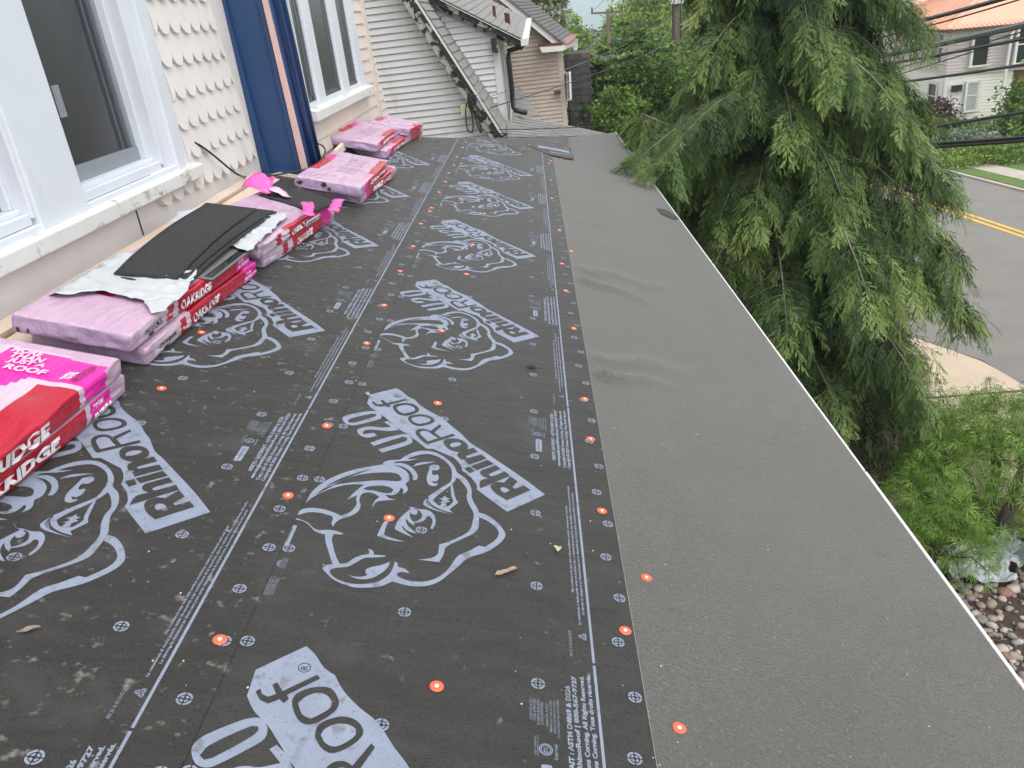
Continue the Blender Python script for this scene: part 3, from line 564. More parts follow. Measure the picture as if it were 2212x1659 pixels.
# flashing boards at the foot of the wall
g = G(); g.prism([roof(-2.135, -1, .0), roof(-2.085, -1, .0), roof(-2.085, -1, .048), roof(-2.135, -1, .060)], (0, 6.85, 0)); obj('base_trim', g, M['tan'], house)
g = G(); g.prism([roof(-2.075, -1, .017), roof(-1.975, -1, .016), roof(-1.975, -1, .021), roof(-2.075, -1, .026)], (0, 6.9, 0)); obj('step_flashing', g, M['tan'], house)
g = G(); g.prism([roof(-1.80, 6.7, .06), roof(-1.755, 6.7, .05), roof(-1.775, 6.7, .10), roof(-1.795, 6.7, .11)], (0, .95, 0.05)); obj('base_trim', g, M['tan'], house)
g = G(); g.prism([roof(-1.80, 6.55, .02), roof(-1.66, 6.55, .014), roof(-1.66, 6.55, .018), roof(-1.80, 6.55, .08)], (0, 2.9, 0)); obj('step_flashing', g, M['felt'], house)
# blue corner: leaning board, recessed panel, pink strip, rounded corner board
def bpt(d, y): return at(d, 1, y)
def slab(name, d4, y0, y1, m, bev=0.0):              # a board facing the camera, from four pixel corners on plane y0, as deep as y1
    a = [at(d, 1, y0) for d in d4]
    top = [a[0]+(a[0]-a[3])*2.2, a[1]+(a[1]-a[2])*2.2]
    lo = [top[0], top[1], a[2], a[3]]
    g = G(); g.prism(lo, (0, y1-y0, 0)); return obj(name, g, m, house, bevel=bev)
slab('blue_board', [(443, 0), (485, 0), (584, 376), (563, 379)], 6.06, 6.30, M['blue'], .004)
slab('blue_panel', [(485, 0), (563, 0), (652, 377), (583, 372)], 6.10, 6.32, M['blue'])
slab('blue_board', [(555, 0), (564, 0), (653, 381), (643, 379)], 6.075, 6.3, M['blue'], .003)
slab('pink_strip', [(565, 0), (577, 0), (670, 390), (655, 384)], 6.06, 6.085, M['pinktrim'], .003)
slab('corner_bead', [(439, 0), (443, 0), (563, 379), (559, 383)], 6.05, 6.3, M['cream'])
pa = at((578, 0), 1, 6.1); pb = at((670, 372), 1, 6.1); pa = pa+(pa-pb)*2.2
q = [at(d, 0, -1.765) for d in ((579, 0), (617, 0), (697, 354), (671, 389))]
q[0] = q[0]+(q[0]-q[3])*2.2; q[1] = q[1]+(q[1]-q[2])*2.2
g = G(); g.prism(q, (-.12, .02, 0)); obj('corner_board', g, M['blue'], house, bevel=.006)
for f_, w in ((.34, .034), (.80, .024)):
    g = G(); g.tube([q[3]*(1-f_)+q[2]*f_, q[0]*(1-f_)+q[1]*f_], w, 12); obj('rounded_bead', g, M['blue'], house, smooth=True)
g = G(); q = [at(d, 1, 6.05) for d in ((575, 378), (655, 388), (672, 392), (672, 384), (640, 379), (600, 373))]; g.prism(q, (0, .10, -.01)); obj('torn_flashing', g, M['cream'], house)
# porch roof body, white drip edge, posts
g = G(); a = [roof(-2.3, -1.6), roof(1.185, -1.6)] + [roof(u, v) for u, v in reversed([(min(u, 1.185), hipv(min(u, 1.185))) for u, v in HIP])]
g.prism([p+Vector((0, 0, -.001)) for p in a], (0, 0, -.16))
hip = [roof(u, hipv(u)) for u in (-2.3, -1.4, -.8, 0, .4, 1.05, 1.185)]
for p, q in zip(hip, hip[1:]):                       # far side of the hip, falling away
    g.face([p+Vector((0, 0, -.002)), q+Vector((0, 0, -.002)), q+Vector((0.0, 2.2, -.75)), p+Vector((0.0, 2.2, -.75))])
obj('porch_roof', g, M['membrane'], house)
g = G()
for k in range(10):                                  # a run of metal lengths, each a little out of line
    v0 = -1.6+k*1.45; v1 = min(v0+1.44, 12.66); e = rnd.uniform(-.002, .002)
    g.hexa([roof(1.194, v0, .0035), roof(1.2015+e, v0, .0045), roof(1.2005+e, v0, -.06), roof(1.195+e, v0, -.06)], [roof(1.194, v1, .0035), roof(1.2015+e, v1, .0045), roof(1.2005+e, v1, -.06), roof(1.195+e, v1, -.06)])
obj('drip_edge', g, M['white_metal'], house)
for y in (-1, 2.4, 5.8, 9.2, 12.4):
    g = G(); zt = roof(1.05, y).z-.16; g.box(.95, 1.1, y-.08, y+.08, gz(y)+.3, zt); g.box(.91, 1.14, y-.12, y+.12, gz(y), gz(y)+.3); obj('porch_post', g, M['white'], house, bevel=.01)

# windows
def window(y0, y1, z0, z1, xw, cas_l, cas_r, deep=.11, rail=.07):
    """opening y0..y1, z0..z1 in a wall facing +x: jambs, sash rails and the pane with its insect screen"""
    g = G(); xi = xw-deep
    g.box(xi-.03, xw+.022, y0-cas_l, y0, z0-.02, z1+.1); g.box(xi-.03, xw+.022, y1, y1+cas_r, z0-.02, z1+.1)
    g.box(xi-.03, xw+.012, y0, y1, z0-.045, z0)
    g.box(xi-.03, xw-.02, y0, y1, z0, z0+.022); g.box(xi-.03, xw-.045, y0, y0+.02, z0+.022, z1); g.box(xi-.03, xw-.045, y1-.02, y1, z0+.022, z1)
    fr = obj('window', g, M['white'], house, bevel=.004)
    g = G(); g.box(xi-.02, xi+.03, y0+.02, y1-.02, z0+.022, z0+.022+rail); g.box(xi-.02, xi+.025, y1-.055, y1-.02, z0+.022+rail, z1); g.box(xi-.02, xi+.025, y0+.02, y0+.045, z0+.022+rail, z1)
    obj('sash', g, M['sash'], fr, bevel=.003)
    g = G(); g.box(xi-.02, xi+.012, y1-.085, y1-.055, z0+.022+rail, z1); g.box(xi-.02, xi+.006, y1-.13, y1-.115, z0+.022+rail, z1); obj('inner_stop', g, M['sash_d'], fr)
    g = G(); g.box(xi-.025, xi-.005, y0+.04, y1-.05, z0+.05, z1); obj('pane', g, M['screen'], fr)
    return fr
wa = window(3.60, 4.455, -.52, 1.6, X1, .02, .02)
g = G(); g.box(X1-.005, X1+.014, 4.475, 4.60, -.61, 2.2); g.box(X1-.005, X1+.042, 4.60, 4.70, -.61, 2.2); g.box(X1-.005, X1+.020, 4.70, 4.79, -.61, 2.2); obj('side_casing', g, M['white'], wa, bevel=.004)
c0 = at((132, 216), 0, X1-.10); g = G(); g.box(X1-.1135, X1-.1095, c0.y-.030, c0.y+.030, c0.z-.075, c0.z+.065); stk = obj('paper_tag', g, M['tape'], wa)
g = G(); g.box(X1-.1096, X1-.1085, c0.y-.012, c0.y+.012, c0.z-.035, c0.z+.035); obj('tag_print', g, M['sash'], stk)
wb = window(2.30, 3.185, -.52, 1.6, X1, .02, .02)
g = G(); g.box(X1-.16, X1+.037, 3.205, 3.58, -.598, 2.2); obj('mullion_post', g, M['white'], wa, bevel=.005)
g = G(); g.prism([(X1-.05, 0, -.575), (X1+.075, 0, -.605), (X1+.075, 0, -.675), (X1-.05, 0, -.675)], (0, 4.86, 0)); obj('window_sill', g, M['sill'], house, bevel=.006)
g = G(); g.box(X1-.12, X1+.030, 2.2, 4.6, -.60, -.567); obj('window_apron', g, M['white'], house, bevel=.004)
# the three-light window on the far wall
yw = lambda d: at(d, 0, X2+.005).y
ops = [(yw((661, 217)), yw((684, 212))), (yw((701, 203)), yw((737, 190))), (yw((752.5, 181)), yw((772, 175)))]
def wfar(y0, y1):
    g = G(); g.box(X2-.10, X2+.012, y0-.02, y0, -.47, 1.6); g.box(X2-.10, X2+.012, y1, y1+.02, -.47, 1.6); g.box(X2-.10, X2+.018, y0-.02, y1+.02, -.51, -.47)
    fr = obj('window', g, M['white'], house, bevel=.003)
    g = G(); g.box(X2-.10, X2-.003, y0, y1, -.47, 1.6); obj('pane', g, M['screen'], fr)
    g = G(); g.box(X2-.05, X2+.001, y1-.13, y1-.095, -.46, 1.6); g.box(X2-.05, X2+.001, y1-.06, y1-.045, -.46, 1.6); g.box(X2-.05, X2+.001, y0, y1, -.468, -.43); obj('sash', g, M['sash_d'], fr)
    return fr
ws = [wfar(*o_) for o_ in ops]
for (a, b, e) in ((6.62, ops[0][0]-.02, .03), (ops[0][1]+.02, ops[1][0]-.02, .022), (ops[1][1]+.02, ops[2][0]-.02, .022), (ops[2][1]+.02, 9.0, .03)):
    g = G(); g.box(X2-.05, X2+e, a, b, -.51, 2.2); obj('mullion', g, M['white'], ws[0], bevel=.004)
g = G(); g.prism([(X2-.02, 6.55, -.50), (X2+.095, 6.55, -.525), (X2+.095, 6.55, -.60), (X2-.02, 6.55, -.60)], (0, 2.53, 0)); obj('window_sill', g, M['sill'], house, bevel=.005)

# black cable hanging from the scalloped wall
cz = [(1262, 925), (1300, 945), (1350, 980), (1400, 1020), (1450, 1062), (1500, 1103), (1560, 1140)]
pth = [at((x/3, y/3), 0, -2.055+.012*i) for i, (x, y) in enumerate(cz)]
pth += [at((x/3, y/3), 1, yy) for x, y, yy in ((1620, 1150, 5.85), (1700, 1149, 5.88), (1850, 1122, 5.92), (1980, 1098, 5.98), (2050, 1065, 6.06), (2095, 1020, 6.25), (2108, 975, 6.45), (2090, 945, 6.6), (2058, 930, 6.72))]
def spline(p, n=5):
    out = []
    for i in range(len(p)-1):
        a, b, c, d = p[max(i-1, 0)], p[i], p[i+1], p[min(i+2, len(p)-1)]
        for k in range(n):
            t = k/n; out.append(0.5*((2*b)+(c-a)*t+(2*a-5*b+4*c-d)*t*t+(3*b-a-3*c+d)*t**3))
    return out+[p[-1]]
g = G(); g.tube(spline(pth), .0065, 7); g.ball(pth[0], .009, .009, .009)
tag(obj('loose_cable', g, M['black'], smooth=True, loc=pth[0]), 'loose black cable drooping from the scalloped wall across the blue corner', 'cable')
# ================================================================== shingle packs
def colormat(name, rough, coat=0.0, bump=0.0, bscale=40.0, stretch=(1, 1, 1), var=0.06):
    return mat(name, (1, 1, 1), rough, var, 12, bump=bump, bscale=bscale, stretch=stretch, attr=('paint',), coat=coat)
M['wrap'] = colormat('printed_plastic_wrap', 0.30, 0.15, 0.9, 7, (4.5, 1.1, 3))
M['wtext'] = mat('white_lettering', (0.80, 0.74, 0.78), 0.4); M['ptext'] = mat('pink_lettering', (0.86, 0.52, 0.70), 0.4)
M['ktext'] = mat('black_lettering', (0.03, 0.025, 0.03), 0.4); M['mtext'] = mat('purple_lettering', (0.42, 0.27, 0.42), 0.5)
M['shingle'] = mat('black_shingle', (0.030, 0.030, 0.031), 0.85, 0.4, 150, bump=0.8, bscale=300, spots=[((0.12, 0.12, 0.12), 200, 0.60, 0.08)], detail=2)
M['shingle_grey'] = mat('grey_shingle_back', (0.15, 0.15, 0.14), 0.85, 0.2, 200, bump=0.3, bscale=400)
M['tar'] = mat('tar_strip', (0.012, 0.012, 0.014), 0.2, spots=[((0.16, 0.17, 0.2), 60, 0.60, 0.05)])
M['wrapwhite'] = mat('white_inner_wrap', (0.50, 0.52, 0.54), 0.5, 0.05, 9, bump=0.3, bscale=30, spots=[((0.22, 0.27, 0.45), 40, 0.70, 0.03)])
M['wrapmag'] = mat('magenta_wrap', (0.72, 0.10, 0.40), 0.3, 0.1, 9, coat=.2); M['wrappink'] = mat('pink_wrap', (0.80, 0.48, 0.66), 0.32, 0.08, 9, bump=0.3, bscale=30, coat=.2)
LIL_SHADE = (0.43, 0.305, 0.46); PNK = (0.54, 0.36, 0.49); RED = (0.46, 0.008, 0.03); DRED = (0.38, 0.01, 0.03); MAG = (0.78, 0.02, 0.36); WHT = (0.60, 0.47, 0.56); BLK = (0.025, 0.02, 0.025)  # the lilac puts the shade of the pack ends into their colour
class Frame:
    """local frame on the roof: x across (down-slope), y along the eave, z off the roof; origin = near, down-slope, bottom corner"""
    def __init__(s, u, v, yaw, h, tilt=0.0):
        c, d = math.cos(yaw), math.sin(yaw); s.o = roof(u, v, h); s.x = RU*c - RV*d; s.y = RV*c + RU*d; s.z = RN
        if tilt: s.x, s.z = s.x*math.cos(tilt)+s.z*math.sin(tilt), s.z*math.cos(tilt)-s.x*math.sin(tilt)
    def p(s, x, y, z): return s.o + s.x*x + s.y*y + s.z*z
def pack(label, u, v, yaw, h, L=1.10, W=.43, H=.078, seed=0, paint=None, tilt=0.0, crump=1.0, sag=0.0):
    """plastic-wrapped bundle: a rounded, creased sleeve whose printed zones and shaded lilac ends are painted per face"""
    F = Frame(u, v, yaw, h, tilt); nx, ny, nz = 30, 84, 9
    def wr(x, y, k): return (vnoise(x*1.0, y*1.0, seed+k)-.5)
    def surf(x, y, z, n):                            # x in -W..0, y in 0..L, z in 0..H
        ex = min(-x, x+W); ey = min(y, L-y); ez = min(z, H-z)
        c = .0095*crump; d = 0.0
        endf = 1-sm(ey/.10)
        if abs(n[0]) > .5: d = c*1.1*(wr(y*9, z*70, 1)+wr(y*40, z*50, 2)*.8*(0.4+endf)+math.sin(z*260+wr(y*6, 0, 4)*3)*.25)
        elif abs(n[1]) > .5: d = c*1.3*(wr(x*14, z*40, 3)+wr(x*55, z*30, 5)*.7)
        else: d = c*.9*(wr(x*7+y*2.5, y*9, 6)+wr(x*28+y*9, y*14, 7)*.75)*(1+endf)
        q = Vector((x, y, z)); r = .016
        for a, e in ((0, ex), (1, ey), (2, ez)):
            pass
        # round the edges
        cxx = min(max(x, -W+r), -r); cyy = min(max(y, r), L-r); czz = min(max(z, r), H-r)
        dv = Vector((x-cxx, y-cyy, z-czz)); base = Vector((cxx, cyy, czz))
        if dv.length > r: q = base+dv.normalized()*r
        e2 = min(ey, ez) if abs(n[0]) > .5 else (min(ex, ez) if abs(n[1]) > .5 else min(ex, ey))
        d *= sm(e2/.018)                             # creases die out at the folded edges, where the faces meet
        d += .0035*crump*(wr(x*11+y*7, z*30+y*6, 8)-.5)
        q += Vector(n)*0.0 + Vector(n)*d if e2 > 1e-6 else Vector((0, 0, 0))
        q.z -= sag*sm((y-.75*L)/(.25*L))*.03*(z/H) if sag else 0
        q.x += .006*math.sin(y*5+seed)*1.0
        return F.p(q.x, q.y, max(q.z, .0005))
    vs = []; fs = []; cs = []
    def sheetf(fn, n1, n2):
        i0 = len(vs)
        for i in range(n1+1):
            for k in range(n2+1): vs.append(fn(i/n1, k/n2))
        for i in range(n1):
            for k in range(n2):
                fs.append((i0+i*(n2+1)+k, i0+(i+1)*(n2+1)+k, i0+(i+1)*(n2+1)+k+1, i0+i*(n2+1)+k+1))
    pf = paint or (lambda face, a, b: PNK)
    def addf(face, fn, n1, n2):
        sheetf(fn, n1, n2)
        for i in range(n1):
            for k in range(n2): cs.append(pf(face, (i+.5)/n1, (k+.5)/n2))
    addf('top', lambda a, b: surf(-W+a*W, b*L, H, (0, 0, 1)), nx, ny)
    addf('side', lambda a, b: surf(0, a*L, b*H, (1, 0, 0)), ny, nz)
    addf('back', lambda a, b: surf(-W, L-a*L, b*H, (-1, 0, 0)), ny, nz)
    addf('near', lambda a, b: surf(-W+a*W, 0, b*H, (0, -1, 0)), nx, nz)
    addf('far', lambda a, b: surf(-a*W, L, b*H, (0, 1, 0)), nx, nz)
    root = thing('shingle_pack', label, 'shingle pack', F.o, 'pink wrapped shingle packs')
    g = G(); g.v = [tuple(p) for p in vs]; g.f = fs; g.m = [0]*len(fs)
    o = obj('wrapper', g, M['wrap'], root, smooth=True)
    bm = bmesh.new(); bm.from_mesh(o.data); bmesh.ops.remove_doubles(bm, verts=bm.verts, dist=.0004); lay = bm.faces.layers.float_color.new('paint') if False else None
    bm.to_mesh(o.data) if len(bm.faces) == len(fs) else None; bm.free()
    ca = o.data.attributes.new('paint', 'FLOAT_COLOR', 'CORNER'); arr = np.ones((len(o.data.loops), 4), np.float32)
    arr[:, :3] = np.repeat(np.array(cs, np.float32), 4, axis=0); ca.data.foreach_set('color', arr.ravel())
    root_surf = dict(F=F, surf=surf, L=L, W=W, H=H, root=root)
    return root_surf
def letter(P, mats, face, s, a0, a1, b0, b1, bold=.02, shear=0.0, lift=.0055, name='lettering', flip=False):
    """a line of print on a pack. side: a along the length, b up; top: a across from wall to slope, b along"""
    g = G(); W, L, H, sf = P['W'], P['L'], P['H'], P['surf']
    def fn(x, y):
        if face == 'side': return sf(0, (a0+(a1-a0)*x)*L, (b0+(b1-b0)*y)*H, (1, 0, 0)) + P['F'].x*lift
        if face == 'top': return sf(-W+(a0+(a1-a0)*(x))*W, (b0+(b1-b0)*(y))*L, H, (0, 0, 1)) + P['F'].z*lift
        if face == 'topside': return sf(-W+(b1+(b0-b1)*y)*W, (a0+(a1-a0)*x)*L, H, (0, 0, 1)) + P['F'].z*lift
    V, Fc, asp = text2d(s, bold, shear)
    g.tris([fn(x, y) for x, y in V], Fc); return obj(name, g, mats, P['root'])
def decal(P, m, face, a0, a1, b0, b1, lift=.0012, name='printed_patch', n=10):
    g = G(); W, L, H, sf = P['W'], P['L'], P['H'], P['surf']
    def fn(x, y):
        if face == 'side': return sf(0, (a0+(a1-a0)*x)*L, (b0+(b1-b0)*y)*H, (1, 0, 0)) + P['F'].x*lift
        return sf(-W+(a0+(a1-a0)*x)*W, (b0+(b1-b0)*y)*L, H, (0, 0, 1)) + P['F'].z*lift
    for i in range(n):
        for k in range(max(2, n//2)):
            kk = max(2, n//2); g.face([fn(x, y) for x, y in ((i/n, k/kk), ((i+1)/n, k/kk), ((i+1)/n, (k+1)/kk), (i/n, (k+1)/kk))])
    return obj(name, g, m, P['root'], smooth=True)
def paint_oak(mag0, red0=.30, logo=.24, redtop=.93, endred=False):
    def f(face, a, b):
        if face == 'side':
            if a > mag0 and a < mag0+.14: return MAG
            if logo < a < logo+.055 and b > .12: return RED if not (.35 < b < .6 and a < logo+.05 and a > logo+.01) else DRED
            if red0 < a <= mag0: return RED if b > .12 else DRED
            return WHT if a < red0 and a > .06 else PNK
        if face == 'top':
            if a > redtop and red0 < b < mag0: return RED
            if a > redtop and mag0 < b < mag0+.14: return MAG
            if .33 < a < .50 and .26 < b < .34: return RED
            return PNK
        return LIL_SHADE
    return f
# nearest stack: two packs seen end-on from above, magenta panel on top
def paint_front(face, a, b):
    if face == 'top':
        if b > .955 or a < .0: return PNK
        if a > .70: 
            if b < .76: return RED
            if b < .79: return WHT
            return MAG if b < .93 else PNK
        if a > .24 and b < .945 and b > .58+.21*sm((a-.30)/.35): return MAG
        return WHT
    if face == 'side':
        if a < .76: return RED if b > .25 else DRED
        if a < .79: return WHT
        if a < .90: return MAG if b > .1 else PNK
        return PNK
    if face == 'far': return PNK
    return LIL_SHADE
s1a = pack('pink shingle pack with red side stripe, underneath the magenta-topped pack nearest the camera', -1.585, 1.36, .05, .013, H=.075, seed=11, paint=lambda f, a, b: paint_front(f, a, b) if f == 'side' else LIL_SHADE)
s1b = pack('shingle pack with magenta slogan panel on top, nearest the camera', -1.575, 1.33, .045, .090, seed=12, H=.070, paint=paint_front)
letter(s1a, M['wtext'], 'side', 'OAKRIDGE', .22, .62, .25, .8, .05); letter(s1b, M['wtext'], 'side', 'OAKRIDGE', .20, .60, .2, .85, .05)
letter(s1a, M['wtext'], 'side', 'PROTECTION', .795, .90, .15, .45, .03); letter(s1a, M['wtext'], 'side', 'TOTAL', .795, .86, .55, .85, .03)
letter(s1b, M['wtext'], 'topside', 'TOTAL', .80, .855, .80, .87, .04); letter(s1b, M['ktext'], 'topside', 'PROTECTION', .80, .91, .88, .93, .02)
for i, (s, a0, a1) in enumerate((('MORE', .27, .42), ('THAN', .40, .54), ('JUST A', .50, .68), ('ROOF', .58, .70))):
    b1 = .945-.035*i
    letter(s1b, M['ptext'], 'top', s, .28+.035*i, .50+.06*i, b1-.038, b1-.004, .04)
for i in range(5): letter(s1b, M['mtext'], 'top', ('SCAN FOR WARRANTY', 'INSTALLATION', 'NAILING GUIDE', 'KEEP DRY', 'STORE FLAT')[i], .44, .66, .585-.018*i, .596-.018*i, 0)
# second stack: two packs with torn top wrap and loose shingles
s2a = pack('lower pink shingle pack reading OAKRIDGE, beneath the pack with loose black shingles', -1.560, 2.67, .040, .013, seed=21, L=1.15, H=.075, paint=paint_oak(.855, .34, .26))
s2b = pack('upper pink shingle pack reading OAKRIDGE, torn open under loose black shingles', -1.580, 2.60, .045, .090, seed=22, L=1.15, H=.074, paint=paint_oak(.855, .34, .26))
for P in (s2a, s2b):
    letter(P, M['wtext'], 'side', 'OAKRIDGE', .36, .60, .24, .78, .03); letter(P, M['ktext'], 'side', 'ONYX BLACK', .085, .215, .42, .72, .02)
    letter(P, M['wtext'], 'side', 'TOTAL', .865, .93, .55, .8, .03); letter(P, M['wtext'], 'side', 'PROTECTION', .862, .99, .25, .48, .03)
    letter(P, M['wtext'], 'side', 'Owens', .265, .31, .42, .56, .02)
    g0 = decal(P, M['ktext'], 'side', .125, .16, .1, .32, name='barcode')
letter(s2b, M['wtext'], 'top', 'OWENS CORNING', .35, .49, .285, .310, .03)
# third stack: opened pack with black shingle showing at its far end
def paint3(face, a, b):
    f = paint_oak(.80, .34, .20)(face, a, b)
    if face == 'top':
        if a > .93 and b > .3: return RED if b < .86 else MAG
        return PNK
    return f
s3a = pack('lower pink shingle pack beneath the opened pack, beside the blue corner', -1.505, 3.93, .100, .013, seed=31, L=1.14, H=.075, paint=paint_oak(.80, .33, .22))
s3b = pack('opened pink shingle pack with bright magenta torn film and bare black shingle', -1.512, 3.84, .110, .090, seed=32, L=1.14, H=.072, paint=paint3, crump=1.5)
for P in (s3a, s3b): letter(P, M['wtext'], 'side', 'OAKRIDGE', .38, .62, .24, .78, .03)
decal(s3b, M['wtext'], 'side', .60, .80, .12, .55, .003, 'barcode_label')
for i in range(14): decal(s3b, M['ktext'], 'side', .615+.0125*i, .620+.0125*i+.003*(i % 3 == 0), .18, .48, .004, 'barcode', 2)
# fourth, fifth and sixth stacks
def paint4(face, a, b):
    if face == 'top':
        if a > .86 and .25 < b < .93: return RED if b > .42 else (0.8, .25, .38)
        if a < .16 and .30 < b < .86: return RED if b < .7 else MAG
        return PNK
    if face == 'side':
        if .22 < a < .82: return RED if not (.28 < b < .45 and .3 < a < .5) else WHT
        if .12 < a <= .22: return MAG
        return PNK
    return LIL_SHADE
s4a = pack('lower pink shingle pack of the stack with a torn black hole, middle of the row', -1.315, 5.58, .050, .013, seed=41, L=1.15, W=.46, H=.078, paint=paint4)
s4b = pack('upper pink shingle pack with a torn black hole in its near end', -1.300, 5.44, .005, .093, seed=42, L=1.12, W=.45, H=.074, paint=paint4)
s5a = pack('lower pink shingle pack of the second farthest stack under the window', -1.440, 7.34, .06, .013, seed=51, L=1.12, W=.44, H=.078, paint=paint4)
s5b = pack('upper pink shingle pack of the second farthest stack under the window', -1.500, 7.15, .03, .093, seed=52, L=1.10, W=.43, H=.076, paint=paint4)
s6a = pack('farthest pink shingle pack, at the corner of the beige wall', -1.37, 8.42, .10, .013, seed=61, L=.62, W=.43, H=.078, paint=paint4)
s6b = pack('topmost pink shingle pack of the farthest stack, crumpled red end', -1.37, 8.32, .10, .093, seed=62, L=.62, W=.43, H=.070, paint=paint4, crump=1.8)
for P in (s4a, s4b, s5a, s5b):
    letter(P, M['wtext'], 'side', 'OAKRIDGE', .30, .55, .3, .8, .05); letter(P, M['wtext'], 'side', 'SHINGLES', .58, .78, .35, .7, .03)
for P in (s4b, s5b):
    for i in range(6): letter(P, M['mtext'], 'top', ('LIMITED WARRANTY', 'LAMINATED SHINGLES', 'INSTALL PER GUIDE', 'ASTM D3462', 'FIRE RESISTANT', 'WIND RATED')[i], .42, .72, .32+.085*i, .37+.085*i, 0)
def ragged(P, face, m, ca, cb, ra, rb, lift, seed, name):
    g = G(); W, L, H, sf = P['W'], P['L'], P['H'], P['surf']; r0 = random.Random(seed); n = 18
    rr = [r0.uniform(.45, 1.1) for _ in range(n)]
    pts = []
    for k in range(n):
        a = 2*math.pi*k/n; x = ca+ra*rr[k]*math.cos(a); y = cb+rb*rr[k]*math.sin(a)
        if face == 'near': pts.append(sf(-W+x*W, 0, min(max(y, .02), .98)*H, (0, -1, 0)) - P['F'].y*lift)
        else: pts.append(sf(-W+x*W, y*L, H, (0, 0, 1)) + P['F'].z*lift)
    c = sum(pts, Vector())/n
    for k in range(n): g.face([c, pts[k], pts[(k+1) % n]])
    return obj(name, g, m, P['root'])
ragged(s4b, 'near', M['shingle'], .44, .66, .055, .30, .004, 3, 'torn_hole'); ragged(s4b, 'near', M['shingle'], .08, .45, .05, .22, .004, 5, 'torn_hole')
ragged(s4b, 'near', M['shingle'], .53, .35, .04, .22, .004, 9, 'torn_hole'); ragged(s2b, 'near', M['shingle'], .06, .25, .025, .2, .004, 7, 'torn_hole'); ragged(s2b, 'near', M['shingle'], .15, .3, .012, .15, .004, 17, 'torn_hole')

# torn film, loose shingles
def film(name, outline, hfn, m, parent, seed, amp=.014, rough=.005, sub=3):
    """crumpled sheet with a ragged edge, from an outline in roof (u, v)"""
    r0 = random.Random(seed); pts = []
    for (a, b), (c, d) in zip(outline, outline[1:]+outline[:1]):
        L = math.hypot(c-a, d-b); n = max(1, int(L/.03))
        for k in range(n): pts.append((a+(c-a)*k/n+r0.uniform(-rough, rough), b+(d-b)*k/n+r0.uniform(-rough, rough)))
    bm = bmesh.new(); f = bm.faces.new([bm.verts.new((p[0], p[1], 0)) for p in pts]); bmesh.ops.triangulate(bm, faces=[f])
    for _ in range(sub):
        es = [e for e in bm.edges if e.calc_length() > .035]
        if es: bmesh.ops.subdivide_edges(bm, edges=es, cuts=1)
        bmesh.ops.triangulate(bm, faces=bm.faces[:])
    bm.verts.index_update(); g = G(); vs = []
    for w in bm.verts:
        u, v = w.co.x, w.co.y
        vs.append(roof(u, v, hfn(u, v) + amp*(vnoise(u*22, v*22, seed)+.6*vnoise(u*55, v*55, seed+1))))
    g.tris(vs, [tuple(x.index for x in q.verts) for q in bm.faces]); bm.free()
    o = obj(name, g, m, parent, smooth=True); o.modifiers.new('thick', 'SOLIDIFY').thickness = .0015; return o
film('torn_wrap', [(-1.985, 2.83), (-1.99, 3.06), (-1.95, 3.36), (-1.72, 3.42), (-1.60, 3.27), (-1.555, 3.05), (-1.555, 2.84), (-1.585, 2.79), (-1.66, 2.88), (-1.82, 2.91), (-1.93, 2.82)], lambda u, v: .168+.012*sm((v-3)/.3)-.02*sm((-u-1.94)/.05), M['wrapwhite'], s2b['root'], 3, .016)
film('torn_wrap', [(-1.685, 3.62), (-1.66, 4.06), (-1.56, 4.46), (-1.515, 4.40), (-1.505, 3.86), (-1.500, 3.66), (-1.58, 3.69)], lambda u, v: .172-.004*sm((v-3.7)/.3), M['wrapwhite'], s2b['root'], 4, .018)
film('torn_wrap', [(-1.98, 3.9), (-2.0, 4.1), (-1.97, 4.25), (-1.91, 4.2), (-1.91, 3.92)], lambda u, v: .172, M['wrapwhite'], s2b['root'], 14, .015)
film('torn_wrap', [(-1.74, 4.78), (-1.76, 4.92), (-1.66, 4.88), (-1.60, 4.78)], lambda u, v: .168+.02*sm((-u-1.6)/.15), M['wrappink'], s3b['root'], 6, .02, .01)
film('torn_wrap', [(-1.90, 4.80), (-1.86, 4.95), (-1.74, 4.93), (-1.72, 4.78)], lambda u, v: .166+.060*sm((v-4.78)/.13), M['wrapmag'], s3b['root'], 8, .03, .012)
film('torn_wrap', [(-1.45, 4.44), (-1.50, 4.62), (-1.44, 4.64), (-1.39, 4.48)], lambda u, v: .164+.04*sm((v-4.45)/.2), M['wrapmag'], s3b['root'], 9, .025, .01)
film('torn_wrap', [(-1.36, 4.66), (-1.36, 4.84), (-1.30, 4.82), (-1.30, 4.64)], lambda u, v: .160+.03*sm((v-4.66)/.1), M['wrapmag'], s3b['root'], 10, .02, .012)
def shingle(label, quad, hfn, m=None, t=.005, grp='loose black shingles'):
    """a bent three-foot strip: corners in roof (u, v): near-wall, near-slope, far-slope, far-wall"""
    g = G(); n = 22; k_ = 6; vs = []
    for i in range(n+1):
        a = i/n
        for k in range(k_+1):
            b = k/k_; p = [(quad[0][q]*(1-a)+quad[3][q]*a)*(1-b)+(quad[1][q]*(1-a)+quad[2][q]*a)*b for q in (0, 1)]
            vs.append(roof(p[0], p[1], hfn(a, b)))
    top = [(i*(k_+1)+k, (i+1)*(k_+1)+k, (i+1)*(k_+1)+k+1, i*(k_+1)+k+1) for i in range(n) for k in range(k_)]
    g.tris(vs, [f[::-1] for f in top]); o = obj('loose_shingle', g, m or M['shingle'], loc=vs[0], smooth=True)
    md = o.modifiers.new('thick', 'SOLIDIFY'); md.thickness = t; md.offset = -1; return tag(o, label, 'shingle', grp)
arch = lambda a: .020*math.sin(math.pi*min(1, a*1.1))-.008*(1-sm(a/.15))
